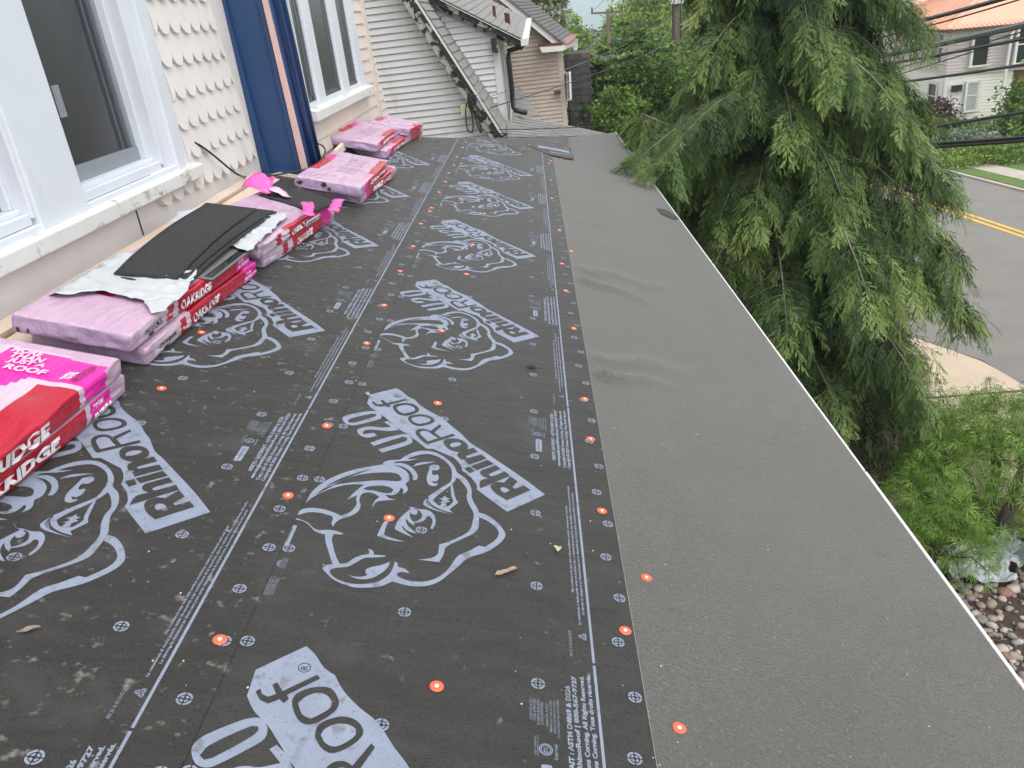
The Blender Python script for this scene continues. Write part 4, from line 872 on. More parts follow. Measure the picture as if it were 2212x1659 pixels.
shingle('lowest loose black shingle, its near corner poking out over the white torn wrap', [(-1.83, 3.02), (-1.60, 3.17), (-1.66, 4.25), (-1.90, 4.10)], lambda a, b: .180+.3*arch(a))
shingle('fanned loose black shingle showing along the down-slope side of its pile', [(-1.85, 3.09), (-1.585, 3.19), (-1.585, 4.42), (-1.87, 4.36)], lambda a, b: .186+.7*arch(a))
shingle('second loose black shingle from the top, slightly turned under the curved one', [(-1.86, 3.10), (-1.605, 3.16), (-1.600, 4.40), (-1.89, 4.35)], lambda a, b: .193+.85*arch(a))
top_sh = shingle('topmost curved loose black shingle on the torn pack', [(-1.862, 3.085), (-1.628, 3.135), (-1.680, 4.36), (-1.935, 4.31)], lambda a, b: .201+arch(a))
sh_g = shingle('grey shingle lying bare in the torn pack, tar strip showing', [(-1.74, 3.24), (-1.525, 3.25), (-1.508, 3.80), (-1.72, 3.78)], lambda a, b: .170, M['shingle_grey'])
g = G(); g.prism([roof(-1.568, 3.27, .1705), roof(-1.535, 3.27, .1705), roof(-1.522, 3.79, .1705), roof(-1.555, 3.79, .1705)], RN*.0015); obj('tar_strip', g, M['tar'], sh_g)
sh_b = shingle('bare black shingle at the far end of the opened pink pack', [(-1.80, 4.80), (-1.43, 4.62), (-1.345, 4.93), (-1.66, 5.12)], lambda a, b: .168, M['shingle'], .006)
# ================================================================== ground, road, far hill
M['grass'] = mat('lawn_grass', (0.085, 0.155, 0.026), 0.9, 0.25, 3, bump=0.8, bscale=40, spots=[((0.12, 0.16, 0.04), 1.2, 0.55, 0.2)])
M['mulch'] = mat('leaf_litter', (0.055, 0.040, 0.031), 0.95, 0.4, 14, bump=1.0, bscale=30, spots=[((0.12, 0.085, 0.065), 30, 0.6, 0.08)])
M['asphalt'] = mat('worn_asphalt', (0.20, 0.187, 0.17), 0.9, 0.07, 1.2, bump=0.3, bscale=120, spots=[((0.22, 0.21, 0.20), .5, 0.56, 0.2), ((0.4, 0.39, 0.37), 60, .66, .06)])
M['concrete'] = mat('buff_concrete', (0.52, 0.42, 0.31), 0.9, 0.08, 1.6, bump=0.2, bscale=60, spots=[((0.40, 0.31, 0.22), 1.1, 0.58, 0.2)])
M['walk'] = mat('grey_concrete', (0.44, 0.38, 0.32), 0.9, 0.08, 1.2)
M['yellow'] = mat('yellow_paint', (0.72, 0.42, 0.045), 0.7, 0.12, 4)
M['joint'] = mat('pavement_joint', (0.10, 0.075, 0.05), 0.95)
M['hill'] = mat('wooded_hillside', (0.045, 0.085, 0.035), 1.0, 0.6, .03, detail=10)
def strip(name, x0, x1, y0, y1, h, m, n=30, kind='structure', xf=None):
    g = G(); xf = xf or (lambda y: (x0, x1))
    for k in range(n):
        a = y0+(y1-y0)*k/n; b = y0+(y1-y0)*(k+1)/n; A = xf(a); B = xf(b)
        g.face([(A[0], a, gz(a)+h), (A[1], a, gz(a)+h), (B[1], b, gz(b)+h), (B[0], b, gz(b)+h)])
    return tag(obj(name, g, m), kind=kind)
g = G(); xs = [-1800, -400, -60, -20, 0, 8, 16, 40, 120, 500, 2400]; yy = [-40, -10, 0, 10, 20, 30, 45, 60, 90, 120, 200, 420, 900, 1600]
for i in range(len(xs)-1):
    for k in range(len(yy)-1): g.face([(xs[a], yy[b], gz(yy[b]) - (.0 if yy[b] <= 120 else (yy[b]-120)*.095)) for a, b in ((i, k), (i+1, k), (i+1, k+1), (i, k+1))])
tag(obj('ground', g, M['grass']), kind='structure')
g = G(); nx, ny = 60, 26; vs = []
for i in range(nx+1):
    for k in range(ny+1):
        x = -1800+4200*i/nx; s = k/ny; y = 1500+1300*s
        z = -150+ 178*sm(s*1.05) + 26*(vnoise(x*.006, y*.004, 2)-.5) + 8*(vnoise(x*.03, y*.03, 4)-.5) - x*.006
        vs.append((x, y, z))
g.tris(vs, [(i*(ny+1)+k, (i+1)*(ny+1)+k, (i+1)*(ny+1)+k+1, i*(ny+1)+k+1) for i in range(nx) for k in range(ny)])
tag(obj('hill', g, M['hill'], smooth=True), kind='structure')
road_n = lambda y: 7.2+.35*math.exp(-((y-11.2)/1.0)**2)*0 + (-.9 if y > 13.4 else 0)*min(1, (y-13.4)/1.5 if y > 13.4 else 0)
strip('road', 0, 0, -30, 118, .012, M['asphalt'], 90, xf=lambda y: (road_n(y)-.04*max(0, y-40), 15.42-.02*max(0, y-30)))
for off in (-.15, .10): strip('road_marking', 0, 0, -10, 60, .018, M['yellow'], 40, xf=lambda y: (12.37+off-.012*(y-20), 12.50+off-.012*(y-20)))
g = G()
for k in range(40):
    a = -10+2*k; b = a+1.985; g.hexa([(15.42, a, gz(a)-.1), (15.58, a, gz(a)-.1), (15.58, a, gz(a)+.07), (15.42, a, gz(a)+.07)], [(15.42, b, gz(b)-.1), (15.58, b, gz(b)-.1), (15.58, b, gz(b)+.07), (15.42, b, gz(b)+.07)])
tag(obj('kerb', g, M['walk']), kind='structure')
strip('grass_verge', 15.58, 16.50, -10, 90, .02, M['grass'])
strip('verge_dirt', 15.58, 15.80, -10, 90, .026, M['mulch'])
g = G()
for k in range(60):
    a = -10+1.5*k; b = a+1.47; g.face([(16.5, a, gz(a)+.03), (17.45, a, gz(a)+.03), (17.45, b, gz(b)+.03), (16.5, b, gz(b)+.03)])
tag(obj('pavement', g, M['walk']), kind='structure')
strip('joint_strip', 16.48, 17.47, -10, 80, .015, M['joint'])
# drive apron on our side, in two slabs with a joint between them
g = G(); ap = [gnd(d) for d in ((1600, 760), (2060, 735), (2100, 762), (2130, 783), (2180, 816), (2240, 862), (2400, 840))]
def slabpoly(pts, h): return [(p[0], p[1], gz(p[1])+h) for p in pts]
g.face(slabpoly([(3.2, 11.50), (9.5, 11.50-.15), (7.6, 11.42), (7.20, 12.0), (7.15, 12.7), (6.95, 13.3), (6.6, 14.2), (6.3, 15.5), (3.2, 15.5)][0:1]+[(7.22, 11.42), (7.20, 12.0), (7.15, 12.7), (6.95, 13.3), (6.6, 14.2), (6.3, 15.5), (3.2, 15.5)], .030))
g.face(slabpoly([(3.2, 8.4), (7.6, 8.4), (7.3, 11.34), (3.2, 11.44)], .030))
tag(obj('driveway', g, M['concrete']), kind='structure')
strip('driveway_joint', 3.2, 7.25, 11.2, 11.6, .022, M['joint'], 2)
strip('garden_bed', 1.0, 6.2, 1.5, 8.2, .012, M['mulch'], 8)
# mossy lawn under the small maple
g = G(); c = gnd((2150, 1120)); n = 24
g.face([(c.x+(.62+.1*math.sin(3*a))*math.cos(a), c.y+(.55+.08*math.cos(2*a))*math.sin(a), gz(c.y+.55*math.sin(a))+.02) for a in [2*math.pi*k/n for k in range(n)]])
tag(obj('mossy_patch', g, mat('moss', (0.12, 0.13, 0.03), .95, .35, 9, bump=.6, bscale=40)), kind='structure')
# river stones
g = G(); r0 = random.Random(3); bm0 = None
mats_st = [mat('stone_buff', (0.26, 0.20, 0.165), .75, .2, 18, bump=.3, bscale=40), mat('stone_grey', (0.21, 0.195, 0.185), .75, .2, 18, bump=.3, bscale=40), mat('stone_rust', (0.22, 0.12, 0.08), .75, .25, 18, bump=.3, bscale=40), mat('stone_pale', (0.38, 0.33, 0.29), .7, .15, 18, bump=.3, bscale=40)]
for i in range(1350):
    x = r0.uniform(2.6, 5.2); y = r0.uniform(3.9, 7.0); s = r0.choice((.018, .025, .033, .042, .052, .066))*r0.uniform(.8, 1.2)
    g.mi = r0.choice((0, 0, 1, 1, 2, 3, 3)); i0 = len(g.v)
    g.ball((0, 0, 0), s, s*r0.uniform(.6, 1), s*r0.uniform(.45, .7), 9, 6); a = r0.uniform(0, 6.28); sd = r0.randrange(999)
    for k in range(i0, len(g.v)):
        p = Vector(g.v[k]); p *= .8+.4*vnoise(p.x/s*1.3+5, p.y/s*1.3+p.z/s+5, sd)
        g.v[k] = (x+p.x*math.cos(a)-p.y*math.sin(a), y+p.x*math.sin(a)+p.y*math.cos(a), gz(y)+.012+s*.3+p.z)
tag(obj('river_stones', g, mats_st, smooth=True, loc=(4, 5, gz(5))), kind='stuff')
# leaf litter between the stones
r0 = np.random.RandomState(4); n = 2600
P = np.stack([r0.uniform(1.6, 6, n), r0.uniform(3.0, 8, n), np.zeros(n)], 1); P[:, 2] = GZ0-GK*P[:, 1]+.02+r0.uniform(0, .03, n)
def quads(P, size, r0, flat=1.0, asp=.5, drop=None):
    n = len(P); a = r0.normal(size=(n, 3)); a[:, 2] *= flat; a /= np.linalg.norm(a, axis=1)[:, None]
    b = np.cross(a, r0.normal(size=(n, 3))); b /= np.linalg.norm(b, axis=1)[:, None]
    s = (np.asarray(size)*r0.uniform(.6, 1.3, n))[:, None]
    V = np.stack([P-a*s, P+b*s*asp, P+a*s, P-b*s*asp], 1).reshape(-1, 3)
    return V, np.arange(4*n).reshape(n, 4)
V, F = quads(P, .028, r0, .15)
tag(npmesh('fallen_leaves', V, F, mat('dead_leaf', (0.10, 0.06, 0.04), .9, attr=('tone', [(0.05, .03, .022), (0.14, .085, .055), (.25, .15, .09)])), tone=r0.uniform(0, 1, n), loc=(4, 5, gz(5))), kind='stuff')
# crumpled plastic under the maple
M['plastic'] = mat('grey_plastic_film', (0.36, 0.385, 0.41), .25, .15, 12, bump=.4, bscale=25, coat=.3)
for i, (d, w, l, lab) in enumerate((((2105, 1250), .33, .20, 'crumpled grey plastic film lying nearest the stones under the maple'), ((2175, 1212), .24, .26, 'silvery crumpled plastic film at the right picture edge by the maple trunk'), ((2090, 1208), .24, .10, 'thin strip of pale plastic film behind the low maple boughs'))):
    c = gnd(d); bm = bmesh.new(); bmesh.ops.create_grid(bm, x_segments=14, y_segments=14, size=1)
    for w_ in bm.verts:
        x, y = w_.co.x, w_.co.y; q = 1+.25*(vnoise(x*3+9, y*3, i)-.5)
        yy_ = c.y+y*l*q; w_.co = Vector((c.x+x*w*q, yy_, gz(yy_)+.04+.16*vnoise(x*2.3+3, y*2.3, i+5)+.07*vnoise(x*6, y*6, i)))
    bm.verts.index_update(); g = G(); g.tris([v.co.copy() for v in bm.verts], [tuple(v.index for v in f.verts) for f in bm.faces]); bm.free()
    tag(obj('plastic_film', g, M['plastic'], loc=c), lab, 'plastic sheet', 'plastic film scraps')
# blue and white bag glimpsed behind the cypress skirt
c = gnd((1985, 935)); g = G(); g.ball(c+Vector((0, 0, .12)), .17, .12, .12, 10, 7)
for k in range(len(g.v)):
    p = Vector(g.v[k]); g.v[k] = tuple(p+Vector((.06*(vnoise(p.x*12, p.z*12, 1)-.5), 0, .08*(vnoise(p.x*9, p.y*9, 3)-.5))))
bag = thing('rubbish_bag', 'white bag with a blue knot lying on the drive behind the weeping cypress', 'bag', c)
obj('bag_body', g, mat('white_bag', (.72, .74, .76), .4, .05, 9), bag, smooth=True)
g = G(); g.ball(c+Vector((.05, -.05, .25)), .06, .05, .05, 8, 5); obj('knot', g, mat('blue_bag', (.03, .22, .42), .4), bag, smooth=True)

# ================================================================== neighbouring houses
M['vinyl'] = mat('grey_vinyl_siding', (0.56, 0.535, 0.54), 0.5, 0.05, 1.5, spots=[((0.33, 0.32, 0.30), 2, .6, .2, (1, 1, .3))])
M['vinyl_w'] = mat('white_vinyl_siding', (0.66, 0.66, 0.665), 0.5, 0.04, 1.5)
M['clap'] = mat('pinkish_clapboard', (0.47, 0.385, 0.33), 0.65, 0.10, 2.0, spots=[((0.28, 0.22, 0.18), 1.2, .60, .14, (1, 1, .5))])
M['peel'] = mat('peeling_black_paint', (0.018, 0.018, 0.019), 0.6, 0.2, 20, bump=.6, bscale=30, spots=[((0.36, 0.33, 0.31), 5.5, .535, .03, (1, 1, 1))])
M['peel2'] = mat('peeling_bare_wood', (0.36, 0.33, 0.31), 0.7, 0.15, 20, bump=.6, bscale=30, spots=[((0.018, 0.018, 0.02), 7, .50, .03, (1, 1, 1))])
M['shinglegrey'] = mat('weathered_grey_shingle', (0.225, 0.22, 0.21), 0.95, 0.16, 9, bump=.4, bscale=80)
M['shingledark'] = mat('dark_roof_shingle', (0.125, 0.115, 0.115), 0.95, 0.15, 5, bump=.3, bscale=40)
M['shadowgap'] = mat('shingle_joint', (0.10, 0.10, 0.095), 0.95)
M['copper'] = mat('copper_flashing', (0.26, 0.105, 0.08), .5, .2, 4); M['copper_d'] = mat('dark_copper', (0.09, 0.028, 0.024), .8, .2, 4)
M['gutterwhite'] = mat('white_gutter', (0.66, 0.65, 0.62), .5, .06, 5, spots=[((.35, .33, .3), 6, .66, .1)])
M['block'] = mat('sooty_block', (0.060, 0.057, 0.060), .9, .3, 3, spots=[((.17, .16, .16), 2.2, .60, .12), ((.02, .02, .022), 2.5, .6, .1, (1, 1, .25))])
M['glass'] = mat('dark_glass', (0.02, 0.024, 0.026), .08, .2, 2)
M['curtain'] = mat('pale_curtain', (0.35, .36, .35), .7, .15, 12)
def line_x(p, q):                                    # x on the line p-q (x, z) at height z
    return lambda z: p[0]+(q[0]-p[0])*(z-p[1])/(q[1]-p[1])
def siding_y(g, y, zs, step, xl, xr, out=.014):      # lapped boards on a wall facing the camera
    z = zs[0]
    while z < zs[1]:
        a0, b0, a1, b1 = xl(z), xr(z), xl(z+step), xr(z+step)
        if b0 > a0+.01:
            b1 = max(b1, a1+.001)
            t = step-.011; a1 = a0+(a1-a0)*t/step; b1 = max(b0+(b1-b0)*t/step, a1+.001)
            g.hexa([(a0, y-out-.008, z), (b0, y-out-.008, z), (b0, y+.03, z), (a0, y+.03, z)], [(a1, y+.001, z+t), (b1, y+.001, z+t), (b1, y+.03, z+t), (a1, y+.03, z+t)])
        z += step
XZ = lambda d, y: (at(d, 1, y).x, at(d, 1, y).z)
gh = thing('grey_house', 'grey vinyl sided gabled house with peeling black rake boards beyond the roof', 'house', (-2, 16, gz(16)))
YF, YD = 13.9, 15.1
ra = XZ((867, 0), YF); rb = XZ((1056, 297), YF); rk = line_x(ra, rb)
g = G(); siding_y(g, YF, (gz(14), 1.6), .100, lambda z: -6.0, lambda z: rk(z)+.12)
obj('gable_siding', g, M['vinyl'], gh)
g = G(); g.prism([(-6, YF+.028, gz(14)), (rk(gz(14))+.1, YF+.028, gz(14)), (rk(1.7)+.1, YF+.028, 1.7), (-6, YF+.028, 1.7)], (0, 8, 0)); obj('house_body', g, M['vinyl'], gh)
# rake: wide peeling barge board, dark soffit edge, white drip metal, shingle roof running back
def extend(p, q, t0, t1): return (p[0]+(q[0]-p[0])*t0, p[1]+(q[1]-p[1])*t0), (p[0]+(q[0]-p[0])*t1, p[1]+(q[1]-p[1])*t1)
def rakeband(name, A, B, C_, D_, y, dy, m):          # quad between line A-B and line C-D on plane y
    g = G(); q = [(A[0], y, A[1]), (B[0], y, B[1]), (D_[0], y, D_[1]), (C_[0], y, C_[1])]; g.prism(q, (0, dy, 0)); return obj(name, g, m, gh)
l1 = extend(XZ((867, 0), 13.6), XZ((1060, 300), 13.6), -.6, 1.0); l2 = extend(XZ((886, 0), 13.6), XZ((1073, 300), 13.6), -.6, 1.0)
l3 = extend(XZ((896, 0), 13.6), XZ((1083, 292), 13.6), -.6, 1.0); l4 = extend(XZ((903, 0), 13.6), XZ((1088, 288), 13.6), -.6, 1.0)
rakeband('barge_board', l1[0], l1[1], l2[0], l2[1], 13.60, .25, M['peel2'])
rakeband('black_rake_trim', l2[0], l2[1], l3[0], l3[1], 13.57, .28, M['peel'])
rakeband('white_rake_edge', l3[0], l3[1], l4[0], l4[1], 13.55, .10, M['gutterwhite'])
g = G(); a = Vector((l4[0][0], 13.55, l4[0][1])); b = Vector((l4[1][0], 13.55, l4[1][1])); nb = 26
for k in range(nb):                                  # shingle courses on the steep slope, each lapping the next
    p = a.lerp(b, k/nb); q = a.lerp(b, (k+1)/nb); lift = Vector((.018, 0, .012))
    g.hexa([p+Vector((0, .0, -.02)), q+Vector((0, 0, -.02)), q+Vector((0, 6, -.02)), p+Vector((0, 6, -.02))], [p+Vector((0, 0, 0)), q+lift, q+lift+Vector((0, 6, 0)), p+Vector((0, 6, 0))])
obj('main_roof', g, M['shinglegrey'], gh)
# upper dormer volume behind
g = G(); dl = line_x(XZ((959, 0), YD), XZ((1126, 82), YD))
dz = lambda x: XZ((959, 0), YD)[1] + (x-XZ((959, 0), YD)[0])*(XZ((1126, 82), YD)[1]-XZ((959, 0), YD)[1])/(XZ((1126, 82), YD)[0]-XZ((959, 0), YD)[0])
xc = XZ((1086, 180), YD)[0]
z = -3.2
while z < 1.2:
    for i in range(1):
        xr1 = xc-.10
        zt = min(z+.1, dz(xr1)-.12)
        x0 = -3.0
        # clip the board under the sloping rake
        xm = xr1
        if dz(xr1)-.1 < z+.1:
            k = (XZ((1126, 82), YD)[1]-XZ((959, 0), YD)[1])/(XZ((1126, 82), YD)[0]-XZ((959, 0), YD)[0])
            xm = min(xr1, XZ((959, 0), YD)[0]+(z+.2-XZ((959, 0), YD)[1])/k)
        if xm > x0: g.hexa([(x0, YD-.022, z), (xm, YD-.022, z), (xm, YD+.03, z), (x0, YD+.03, z)], [(x0, YD-.000, z+.089), (xm, YD-.000, z+.089), (xm, YD+.03, z+.089), (x0, YD+.03, z+.089)])
    z += .1
g.prism([(-3, YD+.028, -4), (xc-.02, YD+.028, -4), (xc-.02, YD+.028, dz(xc)-.05), (-3, YD+.028, dz(-3)-.05)], (0, 3.0, 0))
obj('dormer_siding', g, M['vinyl_w'], gh)
g = G(); g.box(xc-.115, xc+.005, YD-.03, YD+.1, -2.25, dz(xc)-.1); obj('corner_board', g, M['vinyl_w'], gh)
# side of the dormer: two tall windows behind the corner
for (y0, y1) in ((15.35, 16.2), (16.6, 17.4)):
    g = G(); g.box(xc-.02, xc+.02, y0, y1, -1.9, -.35); w_ = obj('window', g, M['gutterwhite'], gh); g = G(); g.box(xc+.01, xc+.025, y0+.12, y1-.12, -1.75, -.5); obj('pane', g, M['sash'], w_)
A0 = XZ((959, 0), 14.85); B0 = XZ((1127, 84), 14.85); E0 = extend(A0, B0, -1.2, 1.0)
def dr(name, lo, hi, y, dy, m, over=0.0):
    g = G(); (ax, az), (bx, bz) = E0; bx2 = bx+over; bz2 = bz+over*(bz-az)/(bx-ax)
    g.prism([(ax, y, az+lo), (bx2, y, bz2+lo), (bx2, y, bz2+hi), (ax, y, az+hi)], (0, dy, 0)); return obj(name, g, m, gh)
dr('dormer_frieze', -.20, -.13, 14.98, .12, M['peel2']); dr('dormer_soffit', -.135, -.035, 14.88, .3, M['peel']); dr('white_rake_edge', -.035, 0.0, 14.84, .06, M['gutterwhite'])
g = G(); xx = XZ((1069, 85), 14.9); g.box(xx[0]-.07, xx[0]+.03, 14.86, 15.0, xx[1]-.22, xx[1]+.02); obj('eave_bracket', g, M['peel'], gh)
g = G(); (ax, az), (bx, bz) = E0; nb = 22
for k in range(nb):
    p = Vector((ax+(bx-ax)*k/nb, 14.84, az+(bz-az)*k/nb)); q = Vector((ax+(bx-ax)*(k+1)/nb, 14.84, az+(bz-az)*(k+1)/nb)); lift = Vector((.004, 0, .014))
    g.hexa([p+Vector((0, 0, -.02)), q+Vector((0, 0, -.02)), q+Vector((.10, 6.4, .25)), p+Vector((.10, 6.4, .25))], [p, q+lift, q+lift+Vector((.10, 6.4, .27)), p+Vector((.10, 6.4, .27))])
obj('dormer_roof', g, M['shinglegrey'], gh)
g = G(); g.hexa([(bx-.02, 14.82, bz-.11), (bx+.10, 14.82, bz-.11), (bx+.12, 14.82, bz+.0), (bx-.02, 14.82, bz-.0)], [(bx+.08, 21.2, bz+.16), (bx+.20, 21.2, bz+.16), (bx+.22, 21.2, bz+.27), (bx+.08, 21.2, bz+.27)]); obj('gutter', g, M['gutterwhite'], gh)
dsp = [at(d, 1, y) for d, y in (((1136, 92), 14.95), ((1122, 102), 15.0), ((1099, 110), 15.05), ((1098, 125), 15.05), ((1105, 185), 15.05), ((1109, 232), 15.05), ((1114, 238), 15.0), ((1137, 244), 14.9))]
g = G(); g.tube(dsp, .045, 8); obj('downspout', g, M['black'], gh, smooth=True)
for d, y in (((768+290/3., 1), 18.2), ((1041.5, 22), 17.4), ((1066, 26), 16.8)):
    pass
for d in ((1067, 20), (1093, 35), (1098, 37)):       # vent pipes on the dormer roof
    p = at(d, 1, 16.6); g = G(); g.tube([(p.x, p.y, p.z-.5), (p.x, p.y, p.z+.06)], .03, 8); obj('vent_pipe', g, M['copper_d'], gh)
# its low porch roof
lp = [at(d, 1, y) for d, y in (((1107, 246), 15.0), ((1163, 249), 16.2), ((1330, 292), 16.2), ((1322, 310), 13.9), ((1096, 303), 13.9))]
def course_roof(name, quad, n, m, parent, nj=9):
    """shingle courses on a slope: quad = upper left, upper right, lower right, lower left"""
    g = G(); nrm = (quad[1]-quad[0]).cross(quad[3]-quad[0]).normalized(); nrm = nrm if nrm.z > 0 else -nrm
    for k in range(n):
        a = quad[0].lerp(quad[3], k/n); b = quad[1].lerp(quad[2], k/n); c = quad[1].lerp(quad[2], (k+1)/n); d = quad[0].lerp(quad[3], (k+1)/n)
        js = [0]+sorted(((j+.5*(k % 2)+rnd.uniform(-.12, .12))/nj) for j in range(1, nj))+[1]
        for s, t in zip(js, js[1:]):
            l0 = nrm*rnd.uniform(.006, .011); e = .0012
            p = [a.lerp(b, s+e), a.lerp(b, t-e), d.lerp(c, t-e), d.lerp(c, s+e)]
            g.hexa([x-nrm*.01 for x in p], [p[0], p[1], p[2]+l0, p[3]+l0])
    return obj(name, g, m, parent)
course_roof('porch_shingles', [lp[0], lp[2].lerp(lp[1], .0), lp[3], lp[4]], 9, [M['shinglegrey']], gh, 20)
course_roof('porch_shingles', [at((1118, 186), 1, 17.5), at((1122, 188), 1, 17.4), at((1166, 250), 1, 16.2), at((1106, 244), 1, 15.4)], 6, [M['shinglegrey']], gh, 4)
# service cables coiled at the rake foot
mast = [at(d, 1, 13.5) for d in ((1022, 205), (1008, 225), (1006, 250), (1010, 280), (1018, 286), (1022, 275), (1018, 240), (1012, 226))]
g = G(); g.tube(spline(mast), .011, 6); g.tube(spline([at(d, 1, 13.5) for d in ((1018, 222), (1026, 250), (1036, 282), (1040, 284), (1036, 262), (1030, 228))]), .011, 6)
obj('cable_coil', g, M['black'], gh, smooth=True)
g = G(); g.tube(spline([at(d, 1, 13.52) for d in ((1014, 236), (1020, 252), (1021, 270), (1021, 285), (1026, 297), (1022, 300))]), .010, 6); obj('grey_conduit', g, M['sash'], gh, smooth=True)
p = at((1008, 235), 1, 13.7); g = G(); g.box(p.x-.09, p.x+.09, 13.62, 13.75, p.z-.10, p.z+.08); obj('meter_box', g, mat('meter_tan', (.5, .44, .3), .5, .1, 9), gh)
g = G()
r1 = random.Random(8)
for k in range(9):
    q = [at((1018+r1.uniform(-9, 12), 205+r1.uniform(-6, 30)), 1, 13.45) for _ in range(4)]; g.tube(spline(q, 4), .009, 5)
obj('tangled_wires', g, M['black'], gh, smooth=True); g = G()
for k in range(7):
    q = [at((1070+r1.uniform(-6, 26), 296+r1.uniform(-8, 6)), 1, 13.45) for _ in range(4)]; g.tube(spline(q, 4), .008, 5)
obj('tangled_wires', g, M['black'], gh, smooth=True)

# beige house behind
bh = thing('beige_house', 'pinkish beige clapboard house with dark roof and copper eave return beyond the grey house', 'house', (-2, 25, gz(24)))
YB = 22.0; xe = XZ((1209, 180), YB)[0]; r0a = XZ((1086, 0), YB); r0b = XZ((1206, 100), YB); rkb = line_x(r0a, r0b)
g = G(); siding_y(g, YB, (-5.5, 1.0), .098, lambda z: -4.0, lambda z: min(xe, rkb(z)+.04))
g.prism([(-4, YB+.028, gz(24)), (xe, YB+.028, gz(24)), (xe, YB+.028, r0b[1]), (rkb(1.0), YB+.028, 1.0), (-4, YB+.028, 1.0)], (0, 9, 0)); obj('clapboard_wall', g, M['clap'], bh)
g = G(); g.box(xe, xe+.13, YB-.02, YB+.02, -5.5, -.95); obj('corner_board', g, M['clap'], bh)
g = G(); g.box(xe, xe+.12, YB+.02, YB+8, -5.5, -.95); obj('side_wall', g, M['clap'], bh)
E1 = extend(XZ((1086, 0), 21.7), XZ((1208, 101), 21.7), -.7, 1.0)
g = G(); g.prism([(E1[0][0], 21.7, E1[0][1]-.06), (E1[1][0], 21.7, E1[1][1]-.06), (E1[1][0]+.05, 21.7, E1[1][1]+.10), (E1[0][0]+.05, 21.7, E1[0][1]+.10)], (0, .12, 0)); obj('rake_board', g, M['gutterwhite'], bh)
ql = [Vector((E1[0][0], 21.66, E1[0][1]+.13)), Vector((E1[0][0], 30, E1[0][1]+.13)), Vector((E1[1][0]+.12, 30, E1[1][1]+.06)), Vector((E1[1][0]+.12, 21.66, E1[1][1]+.06))]
g = G(); off_ = at((1237, 76), 1, 27)-ql[3]; ql[1] = ql[0]+off_; ql[2] = ql[3]+off_; nb = 26
for k in range(nb):
    a = ql[0].lerp(ql[3], k/nb); b = ql[1].lerp(ql[2], k/nb); c = ql[1].lerp(ql[2], (k+1)/nb); d = ql[0].lerp(ql[3], (k+1)/nb); up = Vector((.012, 0, .014))
    g.hexa([a-up*2, b-up*2, c-up*2, d-up*2], [a, b, c+up, d+up])
obj('shingle_roof', g, M['shingledark'], bh)
cp = [at(d, 1, y) for d, y in (((1164, 100), 21.6), ((1212, 98), 21.5), ((1230, 92), 22.4), ((1242, 84), 23.6), ((1246, 72), 24.5), ((1228, 78), 23.6), ((1204, 92), 21.9), ((1166, 96), 22.0))]
g = G(); g.prism(cp, (0, 0, -.03)); obj('copper_return', g, [M['copper']], bh)
g = G(); g.prism([at(d, 1, 21.55) for d in ((1162, 96), (1213, 92), (1213, 99), (1163, 102))], (0, .3, 0)); obj('copper_edge', g, M['copper_d'], bh)
g = G(); g.prism([at(d, 1, 21.5) for d in ((1165, 102), (1214, 99), (1213, 110), (1171, 114))], (0, .3, 0))
g.prism([at((1213, 99), 1, 21.5), at((1246, 84), 1, 24.5), at((1243, 95), 1, 24.5), at((1213, 110), 1, 21.5)], (.05, .1, 0)); obj('eave_return', g, M['gutterwhite'], bh)
g = G(); g.prism([at(d, 1, 24.5) for d in ((1236, 92), (1247, 86), (1247, 108), (1240, 110))], (.02, .2, 0)); obj('fascia_end', g, M['gutterwhite'], bh)
# its open casement sash
q = [at(d, 1, y) for d, y in (((1218, 160), 22.2), ((1231, 157), 21.7), ((1233, 214), 21.7), ((1220, 217), 22.2))]
wf = None; g = G()
for a, b in ((0, 1), (1, 2), (2, 3), (3, 0)): g.bar(q[a], q[b], .05, .05)
for t in (.33, .66): g.bar(q[0].lerp(q[3], t), q[1].lerp(q[2], t), .03, .03)
g.bar(q[0].lerp(q[1], .5), q[3].lerp(q[2], .5), .03, .03); wf = obj('casement_window', g, M['gutterwhite'], bh)
g = G(); g.prism(q, (0, .01, 0)); obj('pane', g, M['sash'], wf)
p = at((1208, 199), 1, 21.9); g = G(); g.box(p.x-.12, p.x+.04, 21.85, 22.0, p.z-.035, p.z+.03); obj('pipe_stub', g, M['copper_d'], bh)
# block chimney wall
q = [at(d, 1, 26) for d in ((1222, 118), (1273, 114), (1276, 330), (1222, 330))]
cw = thing('block_wall_tower', 'sooty dark grey concrete block wall standing behind the beige house', 'wall', (q[0].x, 26, gz(26)))
g = G(); zz = q[0].z; row = 0
g.box(q[0].x, q[1].x-.01, 26.01, 27.2, gz(26), zz)
while zz > gz(26)+.2:
    x = q[0].x-(.2 if row % 2 else 0)
    while x < q[1].x:
        a, b = max(x, q[0].x), min(x+.385, q[1].x)
        if b > a+.02: g.box(a, b, 25.985, 26.01, zz-.188, zz-.004)
        x += .4
    zz -= .2; row += 1
obj('block_courses', g, M['block'], cw)

